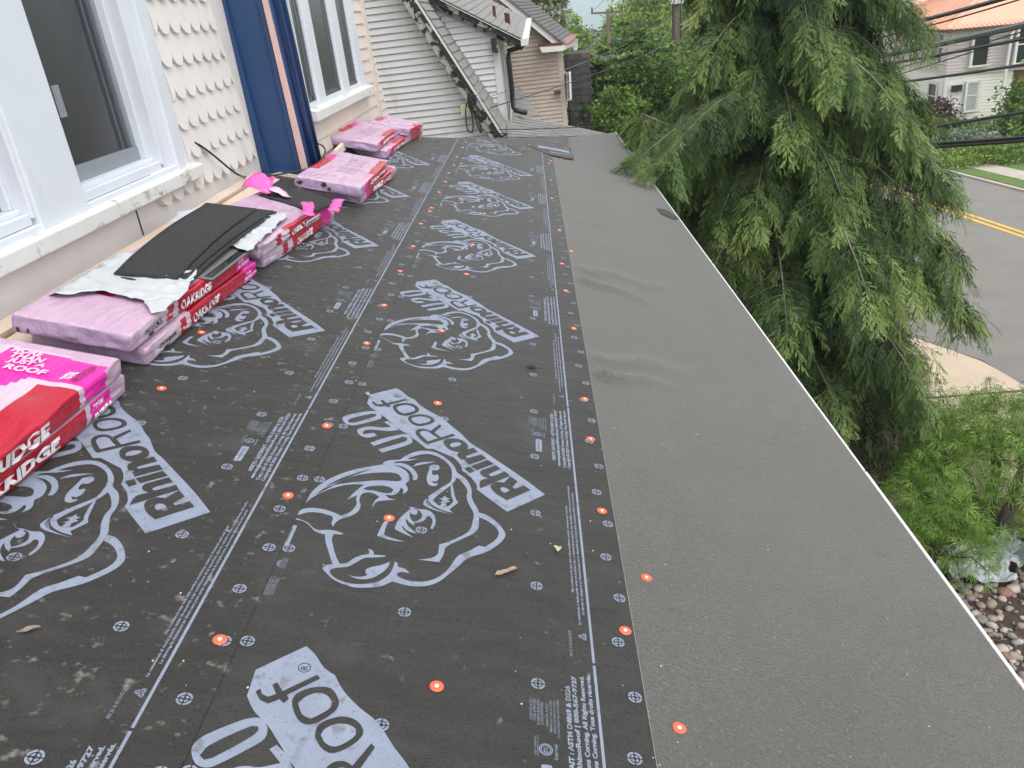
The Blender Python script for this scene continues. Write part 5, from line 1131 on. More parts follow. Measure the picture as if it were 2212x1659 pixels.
# house across the street
M['pinkvinyl'] = mat('mauve_vinyl', (0.62, 0.525, 0.515), .6, .04, .8); M['creamv'] = mat('cream_vinyl', (0.84, 0.815, 0.74), .6, .04, .8)
M['coppertin'] = mat('copper_coloured_metal', (0.72, 0.385, 0.255), .45, .05, 1.5); M['brick'] = mat('orange_brick', (0.30, 0.145, 0.055), .9, .2, 6)
M['brown'] = mat('brown_post', (0.10, 0.05, 0.03), .7); M['found'] = mat('foundation', (0.16, 0.13, 0.12), .9, .2, 3)
rhs = thing('street_house', 'two-storey house across the street with copper-orange metal roof, mauve over cream siding', 'house', (24, 48, gz(48)))
YH = 46.0; XH = at((2031, 275), 1, YH).x; PH = lambda d: at(d, 1, YH)
zb = PH((2031, 275)).z; zm = PH((2045, 162)).z; zt = PH((2058, 62)).z; x_mid = PH((2163, 200)).x; x_end = PH((2300, 150)).x
def lapwall(name, p, q, z0, z1, m, step=.16, parent=rhs, out=.02):
    g = G(); p = Vector((p[0], p[1], 0)); q = Vector((q[0], q[1], 0)); d = (q-p).normalized(); n = Vector((d.y, -d.x, 0))
    z = z0
    while z < z1-.001:
        t = min(z+step, z1); e = t-.025; U = lambda k: Vector((0, 0, k))
        g.hexa([p+n*out+U(z), q+n*out+U(z), q-n*.06+U(z), p-n*.06+U(z)], [p+n*.004+U(e), q+n*.004+U(e), q-n*.06+U(e), p-n*.06+U(e)])
        g.hexa([p-n*.03+U(e), q-n*.03+U(e), q-n*.06+U(e), p-n*.06+U(e)], [p-n*.03+U(t), q-n*.03+U(t), q-n*.06+U(t), p-n*.06+U(t)]); z = t
    return obj(name, g, m, parent)
c0 = (XH, YH); c1 = (x_mid, YH-.9); c2 = (x_end, YH-2.0); cb = (XH+.9, YH+11)
lapwall('lower_siding', c0, c1, zb+.35, zm, M['creamv']); lapwall('lower_siding', cb, c0, zb+.35, zm, M['creamv'])
lapwall('upper_siding', (c0[0]-.05, c0[1]-.1), (c2[0], c2[1]-.1), zm, zt, M['pinkvinyl']); lapwall('upper_siding', (cb[0]-.1, cb[1]), (c0[0]-.05, c0[1]-.1), zm, zt, M['pinkvinyl'])
g = G(); g.prism([(c0[0], c0[1], zb-1), (c1[0], c1[1], zb-1), (c1[0]+.5, YH+11, zb-1), (cb[0], cb[1], zb-1)], (0, 0, 1.35)); obj('foundation', g, M['found'], rhs)
g = G(); a = Vector((c1[0]+.12, c1[1]+.35, zb-1)); b = Vector((c2[0], c2[1]+.35, zb-1)); g.prism([a, b, b+Vector((0, 6, 0)), a+Vector((0, 6, 0))], (0, 0, zm-zb+.98)); obj('brick_wall', g, M['brick'], rhs)
g = G(); g.bar((c1[0]+.12, c1[1]+.1, zb-.2), (c1[0]+.12, c1[1]+.1, zm), .28, .22, (0, 1, 0)); obj('corner_post', g, M['brown'], rhs)
g = G(); dq = [at(d, 1, YH-1.4) for d in ((2192, 64), (2186, 74), (2172, 160), (2156, 254))]; g.tube([dq[0], dq[1], dq[2], dq[3]], .075, 8); obj('downspout', g, M['gutterwhite'], rhs)
g = G(); g.bar((c0[0]-.02, c0[1]-.1, zb+.35), (c0[0]-.02, c0[1]-.1, zm), .2, .2, (0, 1, 0)); g.bar((c0[0]-.05, c0[1]-.2, zt-.25), (c2[0], c2[1]-.2, zt-.25), .1, .5); obj('white_trim', g, M['gutterwhite'], rhs)
def rect_window(c, w, h, ax, parent, cur=False):
    """sash window: centre, width along ax ('x' or 'y'), height"""
    g = G(); T = .11
    def bx(a0, a1, z0, z1, d0, d1):
        if ax == 'x': g.box(c.x+a0, c.x+a1, c.y-d1, c.y-d0, c.z+z0, c.z+z1)
        else: g.box(c.x-d1, c.x-d0, c.y+a0, c.y+a1, c.z+z0, c.z+z1)
    bx(-w/2, -w/2+T, -h/2, h/2, -.1, .06); bx(w/2-T, w/2, -h/2, h/2, -.1, .06); bx(-w/2+T, w/2-T, h/2-T, h/2, -.1, .055); bx(-w/2-.04, w/2+.04, -h/2-.09, -h/2, -.1, .09)
    bx(-w/2+T, w/2-T, -.03, .03, -.1, .035); wn_ = obj('window', g, M['gutterwhite'], parent); g = G()
    bx(-w/2+T, w/2-T, -h/2, h/2-T, -.08, .015); obj('pane', g, M['curtain'] if cur else M['glass'], wn_)
rect_window(at((2123, 102), 1, YH-.66), 1.15, 1.70, 'x', rhs); rect_window(at((2219, 94), 1, YH-1.5), 1.15, 1.75, 'x', rhs)
rect_window(at((2100, 206), 1, YH-.45), .80, 1.50, 'x', rhs, True)
for d in ((2022, 100), (2035, 102), (1981, 110), (2014, 207)): rect_window(at(d, 0, XH+.02), .85 if d[1] < 120 else 1.1, 1.45 if d[0] > 2000 else 1.1, 'y', rhs)
p = PH((2054.5, 190)); g = G()
for k, w in ((0, .14), (.28, .1)): g.box(p.x+k*1.0-w, p.x+k+w, YH-.42, YH-.30, p.z-.16, p.z+.16)
obj('wall_vent', g, M['black'], rhs)
# hipped standing-seam roof
ev = Vector((XH-.45, YH-.65, zt)); er = Vector((x_end, YH-2.6, zt)); eb = Vector((XH+.3, YH+12, zt)); rg = Vector((XH+5.2, YH+5, zt+2.6)); rg2 = Vector((x_end, YH+3.4, zt+2.6))
g = G(); g.face([ev, er, rg2, rg]); g.face([ev, rg, rg+Vector((.6, 5, 0)), eb]); g.face([ev, er, er+Vector((0, 3, -.05)), eb]); obj('metal_roof', g, M['coppertin'], rhs)
g = G()
for k in range(1, 34):
    t = k/34; lo = ev.lerp(er, t); f_ = min(1.0, (lo.x-ev.x)/(rg.x-ev.x)); hi = ev.lerp(rg, f_) if f_ < 1 else rg.lerp(rg2, (lo.x-rg.x)/(rg2.x-rg.x)); g.bar(lo+Vector((0, 0, .02)), hi+Vector((0, 0, .02)), .05, .05)
for k in range(1, 18):
    t = k/18; lo = ev.lerp(eb, t); f_ = min(1.0, t*2); g.bar(lo+Vector((0, 0, .02)), ev.lerp(rg, f_)+Vector((0, 0, .02)), .05, .05)
g.bar(ev+Vector((0, 0, .04)), rg+Vector((0, 0, .04)), .25, .06); obj('roof_seam', g, M['coppertin'], rhs)
g = G(); g.bar(ev+Vector((0, 0, -.06)), er+Vector((0, 0, -.06)), .1, .14); g.bar(ev+Vector((0, 0, -.06)), eb+Vector((0, 0, -.06)), .1, .14); obj('eave_gutter', g, M['brown'], rhs)
# grey-roofed house behind it, glimpsed past the cypress
gr = thing('grey_roofed_house', 'white house with weathered grey shingle roof glimpsed beyond the copper roof', 'house', (24, 66, gz(66)))
q = [at(d, 1, 66) for d in ((1930, 70), (2040, -30), (2160, -30), (2140, 40), (2020, 55))]
za = at((1990, 62), 1, 66).z; xa = at((1905, 60), 1, 66).x
g = G(); g.box(xa, xa+11, 66, 74, gz(66), za); obj('siding_wall', g, M['creamv'], gr)
for k in range(3):
    g = G(); g.box(xa+1+2.6*k, xa+2.1+2.6*k, 65.9, 66, za-2.2, za-.6); w_ = obj('window', g, M['gutterwhite'], gr); g = G(); g.box(xa+1.12+2.6*k, xa+1.98+2.6*k, 65.87, 65.9, za-2.1, za-.7); obj('pane', g, M['glass'], w_)
course_roof('shingle_roof', [Vector((xa+2, 70.5, za+3.6)), Vector((xa+11.4, 70.5, za+3.6)), Vector((xa+11.4, 65.4, za-.05)), Vector((xa-.4, 65.4, za-.05))], 12, [M['shinglegrey']], gr, 16)
p = at((2034, 6), 1, 67); g = G(); g.tube([(p.x, 67, p.z-1.0), (p.x, 67, p.z+.3)], .12, 8); obj('vent_pipe', g, M['gutterwhite'], gr)
# white porch house seen through the branches
ph = thing('white_porch_house', 'white house with an orange-brown stair rail, mostly hidden behind the weeping cypress', 'house', (15, 54, gz(54)))
x0 = at((1770, 200), 1, 54).x; x1 = at((1925, 200), 1, 54).x; z1 = at((1850, 60), 1, 54).z
g = G(); g.box(x0, x1, 54, 62, gz(54), z1); obj('siding_wall', g, M['creamv'], ph)
course_roof('shingle_roof', [Vector((x0-.3, 58, z1+2.2)), Vector((x1+.3, 58, z1+2.2)), Vector((x1+.3, 53.5, z1)), Vector((x0-.3, 53.5, z1))], 8, [M['shingledark']], ph, 10)
for k in range(2):
    g = G(); a = x0+1+2*k; g.box(a, a+1, 53.9, 54, gz(54)+1.2, gz(54)+2.8); w_ = obj('window', g, M['gutterwhite'], ph); g = G(); g.box(a+.1, a+.9, 53.87, 53.9, gz(54)+1.3, gz(54)+2.7); obj('pane', g, M['glass'], w_)
g = G(); M['rail'] = mat('orange_brown_rail', (.30, .11, .05), .6)
ra_, rb_ = at((1880, 262), 1, 50), at((1925, 230), 1, 53)
for k in range(9): c = ra_.lerp(rb_, k/8); g.bar(c, c+Vector((0, 0, .9)), .05, .05, (0, 1, 0))
g.bar(ra_+Vector((0, 0, .9)), rb_+Vector((0, 0, .9)), .07, .07); g.bar(ra_+Vector((0, 0, .1)), rb_+Vector((0, 0, .1)), .07, .07); obj('stair_rail', g, M['rail'], ph)
# ================================================================== weeping cypress beside the eave
M['bark'] = mat('grey_brown_bark', (0.13, 0.10, 0.085), .9, .25, 14, bump=.6, bscale=40); M['twig'] = mat('pale_twig', (0.26, 0.23, 0.20), .8, .2, 20)
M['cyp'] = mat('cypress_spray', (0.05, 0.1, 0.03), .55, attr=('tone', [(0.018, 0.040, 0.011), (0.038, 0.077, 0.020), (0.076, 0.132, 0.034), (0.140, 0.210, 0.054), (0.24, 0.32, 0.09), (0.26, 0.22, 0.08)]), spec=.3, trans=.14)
rs = np.random.RandomState(12)
def spray_template():
    """one flat drooping spray, unit length along +x, width along y: a stem with alternate side shoots that carry scale-leaf tips"""
    V = []; F = []
    def blade(p, d, ln, w):
        p = np.array(p); d = np.array(d)/np.hypot(*d[:2]); n = np.array((-d[1], d[0], 0)); i = len(V)
        V.extend([p-n*w*.35, p+d*ln*.55-n*w, p+d*ln, p+d*ln*.55+n*w]); F.append((i, i+1, i+2, i+3))
    for k in range(4): blade((k*.23, 0.01*(-1)**k, 0), np.array((1, 0.05*(-1)**k, 0.)), .34, .010)
    m = rs.randint(10, 14)
    for k in range(m):
        s = .04+.90*(k+rs.uniform(-.35, .35))/m; sd = 1 if k % 2 else -1; ln = .37*(1-.55*abs(s-.35)/.65)*rs.uniform(.6, 1.3); a = sd*rs.uniform(.35, .80)
        d = np.array((math.cos(a), math.sin(a), rs.uniform(-.25, .25))); p0 = np.array((s, 0, 0))
        blade(p0, d, ln, .012)
        for q in (.2, .36, .52, .68, .82):
            for s2 in (1, -1):
                if rs.rand() < .15: continue
                a2 = a+s2*rs.uniform(.35, .65); blade(p0+d*ln*q, np.array((math.cos(a2), math.sin(a2), rs.uniform(-.2, .2))), ln*rs.uniform(.24, .42)*(1-.45*q), .0085)
    return np.array(V), np.array(F)
TPL = [spray_template() for _ in range(8)]
def sprays(P, D, N, Ls, tone):
    """place sprays: base points, hang directions, face normals, lengths, tone per spray"""
    Vs = []; Fs = []; Ts = []; off = 0; pick = rs.randint(0, len(TPL), len(P))
    for t, (TV, TF) in enumerate(TPL):
        m = np.where(pick == t)[0]
        if not len(m): continue
        X = D[m]/np.linalg.norm(D[m], axis=1)[:, None]; Y = np.cross(N[m], X); Y /= np.linalg.norm(Y, axis=1)[:, None]; Z = np.cross(X, Y)
        L = Ls[m][:, None, None]; tv = TV[None]
        droop = (tv[..., 0:1]**2)*.28                # the tip bends to the ground
        W = P[m][:, None]+L*(tv[..., 0:1]*X[:, None]+tv[..., 1:2]*Y[:, None]+tv[..., 2:3]*Z[:, None])
        W[..., 2] -= (L*droop)[..., 0]
        n = len(TV); Vs.append(W.reshape(-1, 3)); f = (TF[None]+np.arange(len(m))[:, None, None]*n).reshape(-1, 4)+off; Fs.append(f); off += n*len(m)
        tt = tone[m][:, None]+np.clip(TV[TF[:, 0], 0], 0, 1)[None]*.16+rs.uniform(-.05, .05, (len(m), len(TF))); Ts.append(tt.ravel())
    return np.concatenate(Vs), np.concatenate(Fs), np.clip(np.concatenate(Ts), 0, 1)
TX, TY = 3.02, 11.0
cyp = thing('weeping_cypress', 'tall weeping cypress with drooping dark green sprays overhanging the roof edge', 'tree', (TX, TY, gz(TY)))
g = G(); trunk = [Vector((TX+.03*math.sin(z*1.3), TY+.03*math.cos(z), z)) for z in np.linspace(gz(TY), 3.4, 16)]; g.tube(trunk, .17, 10, .03)
obj('trunk', g, M['bark'], cyp, smooth=True)
gl = G(); gt = G(); PP = []; DD = []; NN = []; LL = []; TT = []
def rad(z): return (1.45-.42*min(z, 0)) if z < 0 else max(.15, 1.45*(1-z/3.6))
# measured limits: the roof side is pruned by the eave, boughs rest just over it
nb = 150; EXTRA = [((.93, 8.75), 0), ((1.06, 8.25), 1), ((1.08, 9.4), 0), ((1.12, 8.9), 1)]
for b in range(nb):
    z0 = 3.1-8.6*((b+.5)/nb)**.93; az = b*2.399963+rs.uniform(-.25, .25); d = np.array((math.cos(az), math.sin(az), 0))
    R = rad(z0)*rs.uniform(.70, 1.08)*((1.08 if z0 > -2.4 else (.95 if z0 > -3.0 else .74)) if d[0] > 0 else .80)
    if d[1] < -.2 and z0 < -2.5: R *= 1.22
    if d[1] > .5: R *= .85
    rise = rs.uniform(.05, .22); drop = rs.uniform(.26, .48)
    pts = []
    for t in np.linspace(0, 1, 9):
        p = np.array((TX, TY, z0))+d*R*t+np.array((0, 0, rise*R*math.sin(math.pi*t*.8)-drop*R*t*t))
        pts.append(p)
    # boughs that would cut into the roof lie on it instead
    for p in pts:
        if p[0] < 1.32:
            zr = roof((p[0])/math.cos(THETA), p[1]).z
            if p[1] < 12.9: p[2] = max(p[2], zr+.10)
    if pts[-1][0] < 1.30 and (pts[-1][1] < 8.7 or pts[-1][0] < .95 or z0 < -2.3):
        k = (TX-1.36)/max(1e-3, TX-pts[-1][0]); k = min(1, k); pts = [pts[0]+(p-pts[0])*np.array((k, k, 1)) for p in pts]
    if b < len(EXTRA):                               # boughs that reach over the eave and rest on the roof
        e = np.array(roof(EXTRA[b][0][0], EXTRA[b][0][1], .10)); s0 = np.array((TX, TY, e[2]+.28+.25*EXTRA[b][1])); d = (e-s0)*np.array((1, 1, 0)); R = float(np.linalg.norm(d)); d /= R; z0 = s0[2]
        pts = [s0*(1-t)+e*t+np.array((0, 0, (.22)*math.sin(math.pi*t))) for t in np.linspace(0, 1, 9)]
    bt = .06*rs.normal() if b >= len(EXTRA) else -.14
    (gl if R > .5 else gt).tube([Vector(p) for p in pts], .004+.011*(1 if b >= len(EXTRA) else .1)*min(R, 2), 6, .003)
    side = np.array((-d[1], d[0], 0)); nt = int(11+R*8)
    for k in range(nt):
        t = .16+.84*(k+rs.uniform(0, 1))/nt; f_ = t*8; i = min(int(f_), 7); p = pts[i]*(1-(f_-i))+pts[i+1]*(f_-i)
        sgn = 1 if k % 2 else -1; tl = (R*.30 if b >= len(EXTRA) else .28)*(1.15-t)*rs.uniform(.6, 1.3)+.06
        tip = p+side*sgn*tl+d*tl*.55+np.array((0, 0, -.22*tl)); 
        gt.tube([Vector(p-np.array((0, 0, .03))), Vector((p+tip)/2-np.array((0, 0, .01))), Vector(tip-np.array((0, 0, .03)))], .0035, 4, .002)
        tb = .13*rs.normal()
        for q in range(7):
            s = (q+rs.uniform(0, 1))/7; bp = p+(tip-p)*s
            dirn = np.array((0, 0, -1.0))+d*rs.uniform(.0, .55)+side*sgn*rs.uniform(-.12, .5)+rs.normal(size=3)*.10
            ln = rs.uniform(.19, .44)*(.8+.25*min(R, 2)/2)
            PP.append(bp); DD.append(dirn); NN.append(d*rs.uniform(.6, 1)+side*rs.uniform(-.8, .8)+np.array((0, 0, .35))+rs.normal(size=3)*.15); LL.append(ln)
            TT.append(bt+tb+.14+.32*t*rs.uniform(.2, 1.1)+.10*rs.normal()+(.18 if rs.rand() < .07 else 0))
    for q in range(int(9+R*6)*(1 if b >= len(EXTRA) else 4)):                      # foliage lying along the bough and hiding it
        t = rs.uniform(.22, 1.0)*8; i = min(int(t), 7); p = pts[i]*(1-(t-i))+pts[i+1]*(t-i)
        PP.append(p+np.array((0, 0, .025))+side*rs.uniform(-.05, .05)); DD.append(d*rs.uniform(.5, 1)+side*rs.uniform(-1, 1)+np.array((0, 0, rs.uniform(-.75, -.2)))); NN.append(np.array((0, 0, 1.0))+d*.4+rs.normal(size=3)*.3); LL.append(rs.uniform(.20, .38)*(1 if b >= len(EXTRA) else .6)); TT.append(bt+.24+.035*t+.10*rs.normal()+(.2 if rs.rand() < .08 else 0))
    for q in range(7):                               # leader tip
        PP.append(pts[-1]-d*.05*q); DD.append(d*(.9-.12*q)+np.array((0, 0, -.55-.1*q))+side*rs.uniform(-.5, .5)); NN.append(np.array((0, 0, 1.0))+rs.normal(size=3)*.25); LL.append(rs.uniform(.3, .5)); TT.append(.48+.12*rs.normal())
for z in np.linspace(-4.6, 2.8, 190):                # short inner sprays round the trunk
    a = rs.uniform(0, 6.28); r = rs.uniform(.1, .45)*rad(z); d = np.array((math.cos(a), math.sin(a), 0))
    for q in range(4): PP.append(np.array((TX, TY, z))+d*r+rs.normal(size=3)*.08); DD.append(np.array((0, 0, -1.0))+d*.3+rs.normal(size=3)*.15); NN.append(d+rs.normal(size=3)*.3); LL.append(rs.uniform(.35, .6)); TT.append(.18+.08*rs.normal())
PP = np.array(PP); DD = np.array(DD); NN = np.array(NN); LL = np.array(LL); TT = np.array(TT)
keep = ~((PP[:, 0] < 1.16) & (PP[:, 2] < -1.30))
zroof = np.array([roof(p[0]/math.cos(THETA), p[1]).z for p in PP]); lim = np.where((PP[:, 0] < 1.3) & (PP[:, 1] < 12.8), np.maximum(.08, (PP[:, 2]-zroof)*.9), 9); LL = np.minimum(LL, np.maximum(lim, .14))
flat = (PP[:, 0] < 1.3) & (PP[:, 2]-zroof < .25); DD[flat] = DD[flat]*np.array((1, 1, .25))+np.array((-.5, -.2, .12))
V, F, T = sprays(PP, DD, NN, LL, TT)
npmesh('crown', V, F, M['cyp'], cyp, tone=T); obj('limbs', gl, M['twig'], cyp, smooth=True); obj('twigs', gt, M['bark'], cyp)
print('cypress', len(PP), len(F))

# ================================================================== thread-leaf maple at the lower right
M['maple'] = mat('threadleaf_maple', (0.1, .2, .03), .5, attr=('tone', [(0.045, 0.10, 0.016), (0.10, 0.20, 0.028), (0.19, 0.31, 0.048), (0.34, 0.47, 0.11)]), spec=.3, trans=.30)
mc = gnd((2150, 1185)); mp_ = thing('threadleaf_maple', 'low bright green thread-leaf maple with twisting dark stems in the stone bed', 'shrub', mc)
g = G(); lobes = []; MP = []; MD = []
for k, (d, Y, rx, ry, rz) in enumerate((((2150, 985), 8.1, .95, .8, .50), ((2080, 1010), 8.3, .75, .7, .42), ((2210, 1010), 7.8, .8, .7, .45), ((2135, 925), 8.7, .65, .6, .38), ((2240, 930), 8.6, .8, .7, .4), ((2020, 1130), 7.1, .48, .55, .30), ((2052, 1195), 6.6, .45, .42, .28), ((2000, 1075), 7.6, .42, .5, .3), ((2085, 1150), 7.0, .38, .4, .22), ((2260, 1180), 7.0, .35, .4, .3))):
    c = at(d, 1, Y); lobes.append((c, rx, ry, rz))
    st = [mc+Vector((0, 0, .05)), mc.lerp(c, .35)+Vector((rs.uniform(-.15, .15), 0, .12)), mc.lerp(c, .7)+Vector((rs.uniform(-.1, .1), 0, .16)), c+Vector((0, 0, .02))]
    g.tube(spline(st, 4), .055 if k < 5 else .035, 7, .010)
    n = int(560*rx*ry/.5)
    for q in range(n):
        a = rs.uniform(0, 6.283); r = math.sqrt(rs.uniform(0, 1)); top = rs.uniform(0, 1)
        hgt = math.sqrt(max(0, 1-r*r))*rz*(1 if top > .12 else rs.uniform(-.3, .9)); p = np.array((c.x+rx*r*math.cos(a), c.y+ry*r*math.sin(a), c.z+hgt-.10*r*r+rs.normal()*.08+.34*(vnoise(p0x := r*math.cos(a)*3.1+k*7, r*math.sin(a)*3.1, 3)-.5)))
        if p[0] < 1.35 and False: continue
        out = np.array((math.cos(a)*(.35+r), math.sin(a)*(.35+r), .15-.55*r)); MP.append(p); MD.append(out)
for q in range(30):
    c, rx, ry, rz = lobes[rs.randint(len(lobes))]; a = rs.uniform(0, 6.28); e = c+Vector((rx*.9*math.cos(a), ry*.9*math.sin(a), -.05)); g.tube([c-Vector((0, 0, .05)), c.lerp(e, .5)+Vector((0, 0, .08)), e], .009, 5, .003)
obj('stems', g, mat('maple_bark', (.055, .04, .032), .85, .3, 14, bump=.5, bscale=40), mp_, smooth=True)
MP = np.array(MP); MD = np.array(MD)+rs.normal(size=(len(MD), 3))*.45; MD = np.array(MD)/np.linalg.norm(np.array(MD), axis=1)[:, None]; n = len(MP)
nrm = np.array((0, 0, 1.0))+rs.normal(size=(n, 3))*.55; SY = np.cross(nrm, MD); SY /= np.linalg.norm(SY, axis=1)[:, None]; SZ = np.cross(MD, SY)
Vs = []; tone = []; base_t = np.clip(.45+.22*rs.normal(size=n), 0, 1); size = rs.uniform(.085, .175, n)[:, None]
for k, a0 in enumerate((-1.25, -.72, -.25, .25, .72, 1.25)):
    ang = (a0+rs.normal(size=n)*.14)[:, None]
    ln = size*(1.1-.32*abs(a0)/1.35)*rs.uniform(.7, 1.2, (n, 1)); D = MD*np.cos(ang)+SY*np.sin(ang); W = np.cross(D, SZ)*.0040
    mid = MP+D*ln*.5+SZ*ln*.05; tipp = MP+D*ln+SZ*ln*-.10
    tipp[:, 2] -= ln[:, 0]*rs.uniform(.0, .3, n)
    Vs.append(np.stack([MP, mid-W, tipp, mid+W], 1)); tone.append(base_t+rs.uniform(-.06, .06, n))
V = np.stack(Vs, 1).reshape(-1, 3); npmesh('crown', V, np.arange(len(V)).reshape(-1, 4), M['maple'], mp_, tone=np.clip(np.stack(tone, 1).ravel(), 0, 1))
print('maple', n)

# ================================================================== trees and shrubs further off
GREENS = {'spring': [(0.13, 0.20, 0.035), (0.21, 0.31, 0.055), (0.31, 0.41, 0.09), (0.42, 0.50, 0.16)], 'mid': [(0.06, 0.115, 0.02), (0.11, 0.19, 0.032), (0.17, 0.27, 0.05), (0.26, 0.36, 0.08)],
          'dark': [(0.022, 0.050, 0.010), (0.050, 0.098, 0.017), (0.095, 0.160, 0.026), (0.17, 0.25, 0.045)], 'rust': [(0.10, 0.03, 0.015), (0.20, .06, .03), (.27, .10, .05), (.16, .12, .04)],
          'grey': [(0.10, .14, .09), (.17, .22, .15), (.25, .30, .22), (.33, .36, .28)], 'purple': [(0.03, .012, .018), (.06, .02, .03), (.10, .04, .045), (.05, .05, .02)], 'blossom': [(0.07, .13, .03), (.14, .20, .07), (.45, .45, .36), (.65, .62, .58)]}
for k, v in GREENS.items(): M['leaf_'+k] = mat('foliage_'+k, (.1, .1, .1), .6, attr=('tone', v), spec=.25, trans=.25)
def tree(name, label, cat, base, height, blobs, leaf, n, kind, group=None, conifer=False, seed=1, trunk_r=.16):
    """blobs: (dx, dy, z, rx, ry, rz) round the base point; leaves gather in clumps so that gaps stay open"""
    r = np.random.RandomState(seed); base = Vector(base); root = thing(name, label, cat, base, group)
    g = G(); top = base+Vector((0, 0, height*.8)); g.tube([base, base.lerp(top, .5)+Vector((r.uniform(-.1, .1), 0, 0)), top], trunk_r, 7, trunk_r*.25); P = []; T = []
    w = np.array([b[3]*b[5] for b in blobs]); w = w/w.sum()
    for b, f_ in zip(blobs, w):
        c = base+Vector(b[:3]); g.tube([base.lerp(top, min(.9, max(.15, (b[2]-b[5])/height))), base.lerp(c, .75), c], trunk_r*.35, 5, trunk_r*.08)
        m = max(10, int(n*f_)); nc = max(8, m//42); cc = r.normal(size=(nc, 3)); cc /= np.linalg.norm(cc, axis=1)[:, None]; cc *= r.uniform(.35, 1.0, (nc, 1))**.5
        pick = r.randint(0, nc, m); cr_ = .20+.10*r.rand(nc)
        q = cc[pick]+r.normal(size=(m, 3))*cr_[pick][:, None]*np.array((1, 1, .6 if not conifer else .25))
        P.append(np.array(c)+q*np.array(b[3:6])); T.append(np.clip(.45+.20*r.normal(size=nc)[pick]+.15*r.normal(size=m), 0, 1))
    P = np.concatenate(P); V, F = quads(P, leaf, r, .55 if conifer else .8, .55)
    npmesh('crown', V, F, M['leaf_'+kind], root, tone=np.concatenate(T)); obj('trunk', g, M['bark'], root, smooth=True); return root
def px(d, Y):
    p = at(d, 1, Y); return p
def dtree(name, label, cat, d, Y, rad_, bl, leaf, n, kind, seed, group=None, conifer=False):
    """crown centred on a sight line at depth Y, trunk down to the ground"""
    c = px(d, Y); b = Vector((c.x, Y, gz(Y))); h = c.z-b.z
    blobs = [(x*rad_, y*rad_, h+z*rad_, rx*rad_, rx*rad_, rz*rad_) for x, y, z, rx, rz in bl]
    return tree(name, label, cat, b, h+rad_*.6, blobs, leaf, n, kind, group, conifer, seed)
R3 = [(0, 0, .25, .75, .6), (-.55, .1, -.15, .6, .5), (.55, -.1, -.1, .6, .55), (.1, -.2, -.55, .8, .5), (-.2, .2, .7, .45, .4)]
TALL = [(0, 0, .8, .5, .5), (-.35, .1, .25, .55, .5), (.35, -.1, .2, .55, .5), (0, -.1, -.35, .7, .5), (-.3, 0, -.8, .6, .4), (.35, .1, -.8, .6, .4)]
GT = 'trees down the hill'
dtree('leafy_tree', 'pale blossoming tree rising behind the dark roof of the beige house', 'tree', (1168, 22), 46, 1.25, R3, .12, 5200, 'blossom', 21, GT)
dtree('leafy_tree', 'young yellow-green tree just right of the beige house roof', 'tree', (1234, 92), 70, 1.7, TALL, .14, 5200, 'spring', 22, GT)
dtree('leafy_tree', 'bare-topped grey-green tree left of the farther utility pole', 'tree', (1282, 112), 95, 2.2, R3, .16, 4200, 'grey', 23, GT)
dtree('leafy_tree', 'broad yellow-green tree right behind the farther utility pole', 'tree', (1356, 92), 84, 3.2, TALL, .17, 8500, 'spring', 24, GT)
dtree('leafy_tree', 'bright green tree left of the nearer utility pole, cut by the top of the picture', 'tree', (1418, 62), 72, 3.6, TALL, .16, 9500, 'spring', 25, GT)
dtree('leafy_tree', 'dark mid-green tree behind the nearer utility pole top', 'tree', (1480, 25), 80, 4.2, R3, .17, 8500, 'mid', 26, GT)
dtree('leafy_tree', 'lime green tree right of the nearer utility pole, half behind the cypress', 'tree', (1530, 80), 62, 3.2, TALL, .15, 8500, 'spring', 27, GT)
dtree('leafy_tree', 'mid-green tree low between the two utility poles', 'tree', (1440, 150), 58, 2.5, R3, .14, 6500, 'mid', 28, GT)
dtree('leafy_tree', 'green tree glimpsed through the top of the weeping cypress', 'tree', (1640, 30), 60, 3.6, R3, .17, 7000, 'mid', 29, GT)
dtree('leafy_tree', 'dull green tree above the far end of the road, behind the cypress', 'tree', (1740, 60), 72, 4.0, R3, .17, 7000, 'mid', 30, GT)
dtree('leafy_tree', 'dark green tree over the grey-roofed house at the top of the picture', 'tree', (1890, 10), 76, 3.0, R3, .16, 5000, 'mid', 31, GT)
CON = [(0, 0, 1.0, .35, .35), (-.1, 0, .55, .6, .35), (.15, 0, .2, .8, .35), (-.2, -.1, -.2, 1.0, .4), (.2, -.1, -.6, 1.1, .45), (0, -.2, -1.1, 1.2, .5), (-.3, 0, -1.6, 1.2, .5)]
dtree('hemlock', 'dark feathery conifer beside the sooty block wall', 'tree', (1300, 205), 27, 1.15, CON, .075, 9000, 'dark', 41, 'dark conifers behind the roof', True)
dtree('hemlock', 'taller dark conifer between the block wall and the weeping cypress', 'tree', (1368, 165), 30, 1.35, CON, .08, 10000, 'dark', 42, 'dark conifers behind the roof', True)
dtree('leafy_tree', 'mid-green bushy tree tucked behind the roof corner among dark conifers', 'tree', (1410, 215), 26, 1.2, R3, .07, 7000, 'dark', 43, 'dark conifers behind the roof')
dtree('hemlock', 'green conifer standing just left of the weeping cypress', 'tree', (1450, 195), 33, 1.3, CON, .08, 8000, 'mid', 45, 'dark conifers behind the roof', True)
dtree('leafy_shrub', 'rust red shrub above the block wall by the dark conifers', 'shrub', (1284, 152), 38, .62, R3, .07, 2400, 'rust', 44)
dtree('leafy_shrub', 'small bright green bush low in front of the dark conifers', 'shrub', (1340, 240), 24, .7, R3, .06, 3800, 'mid', 46)
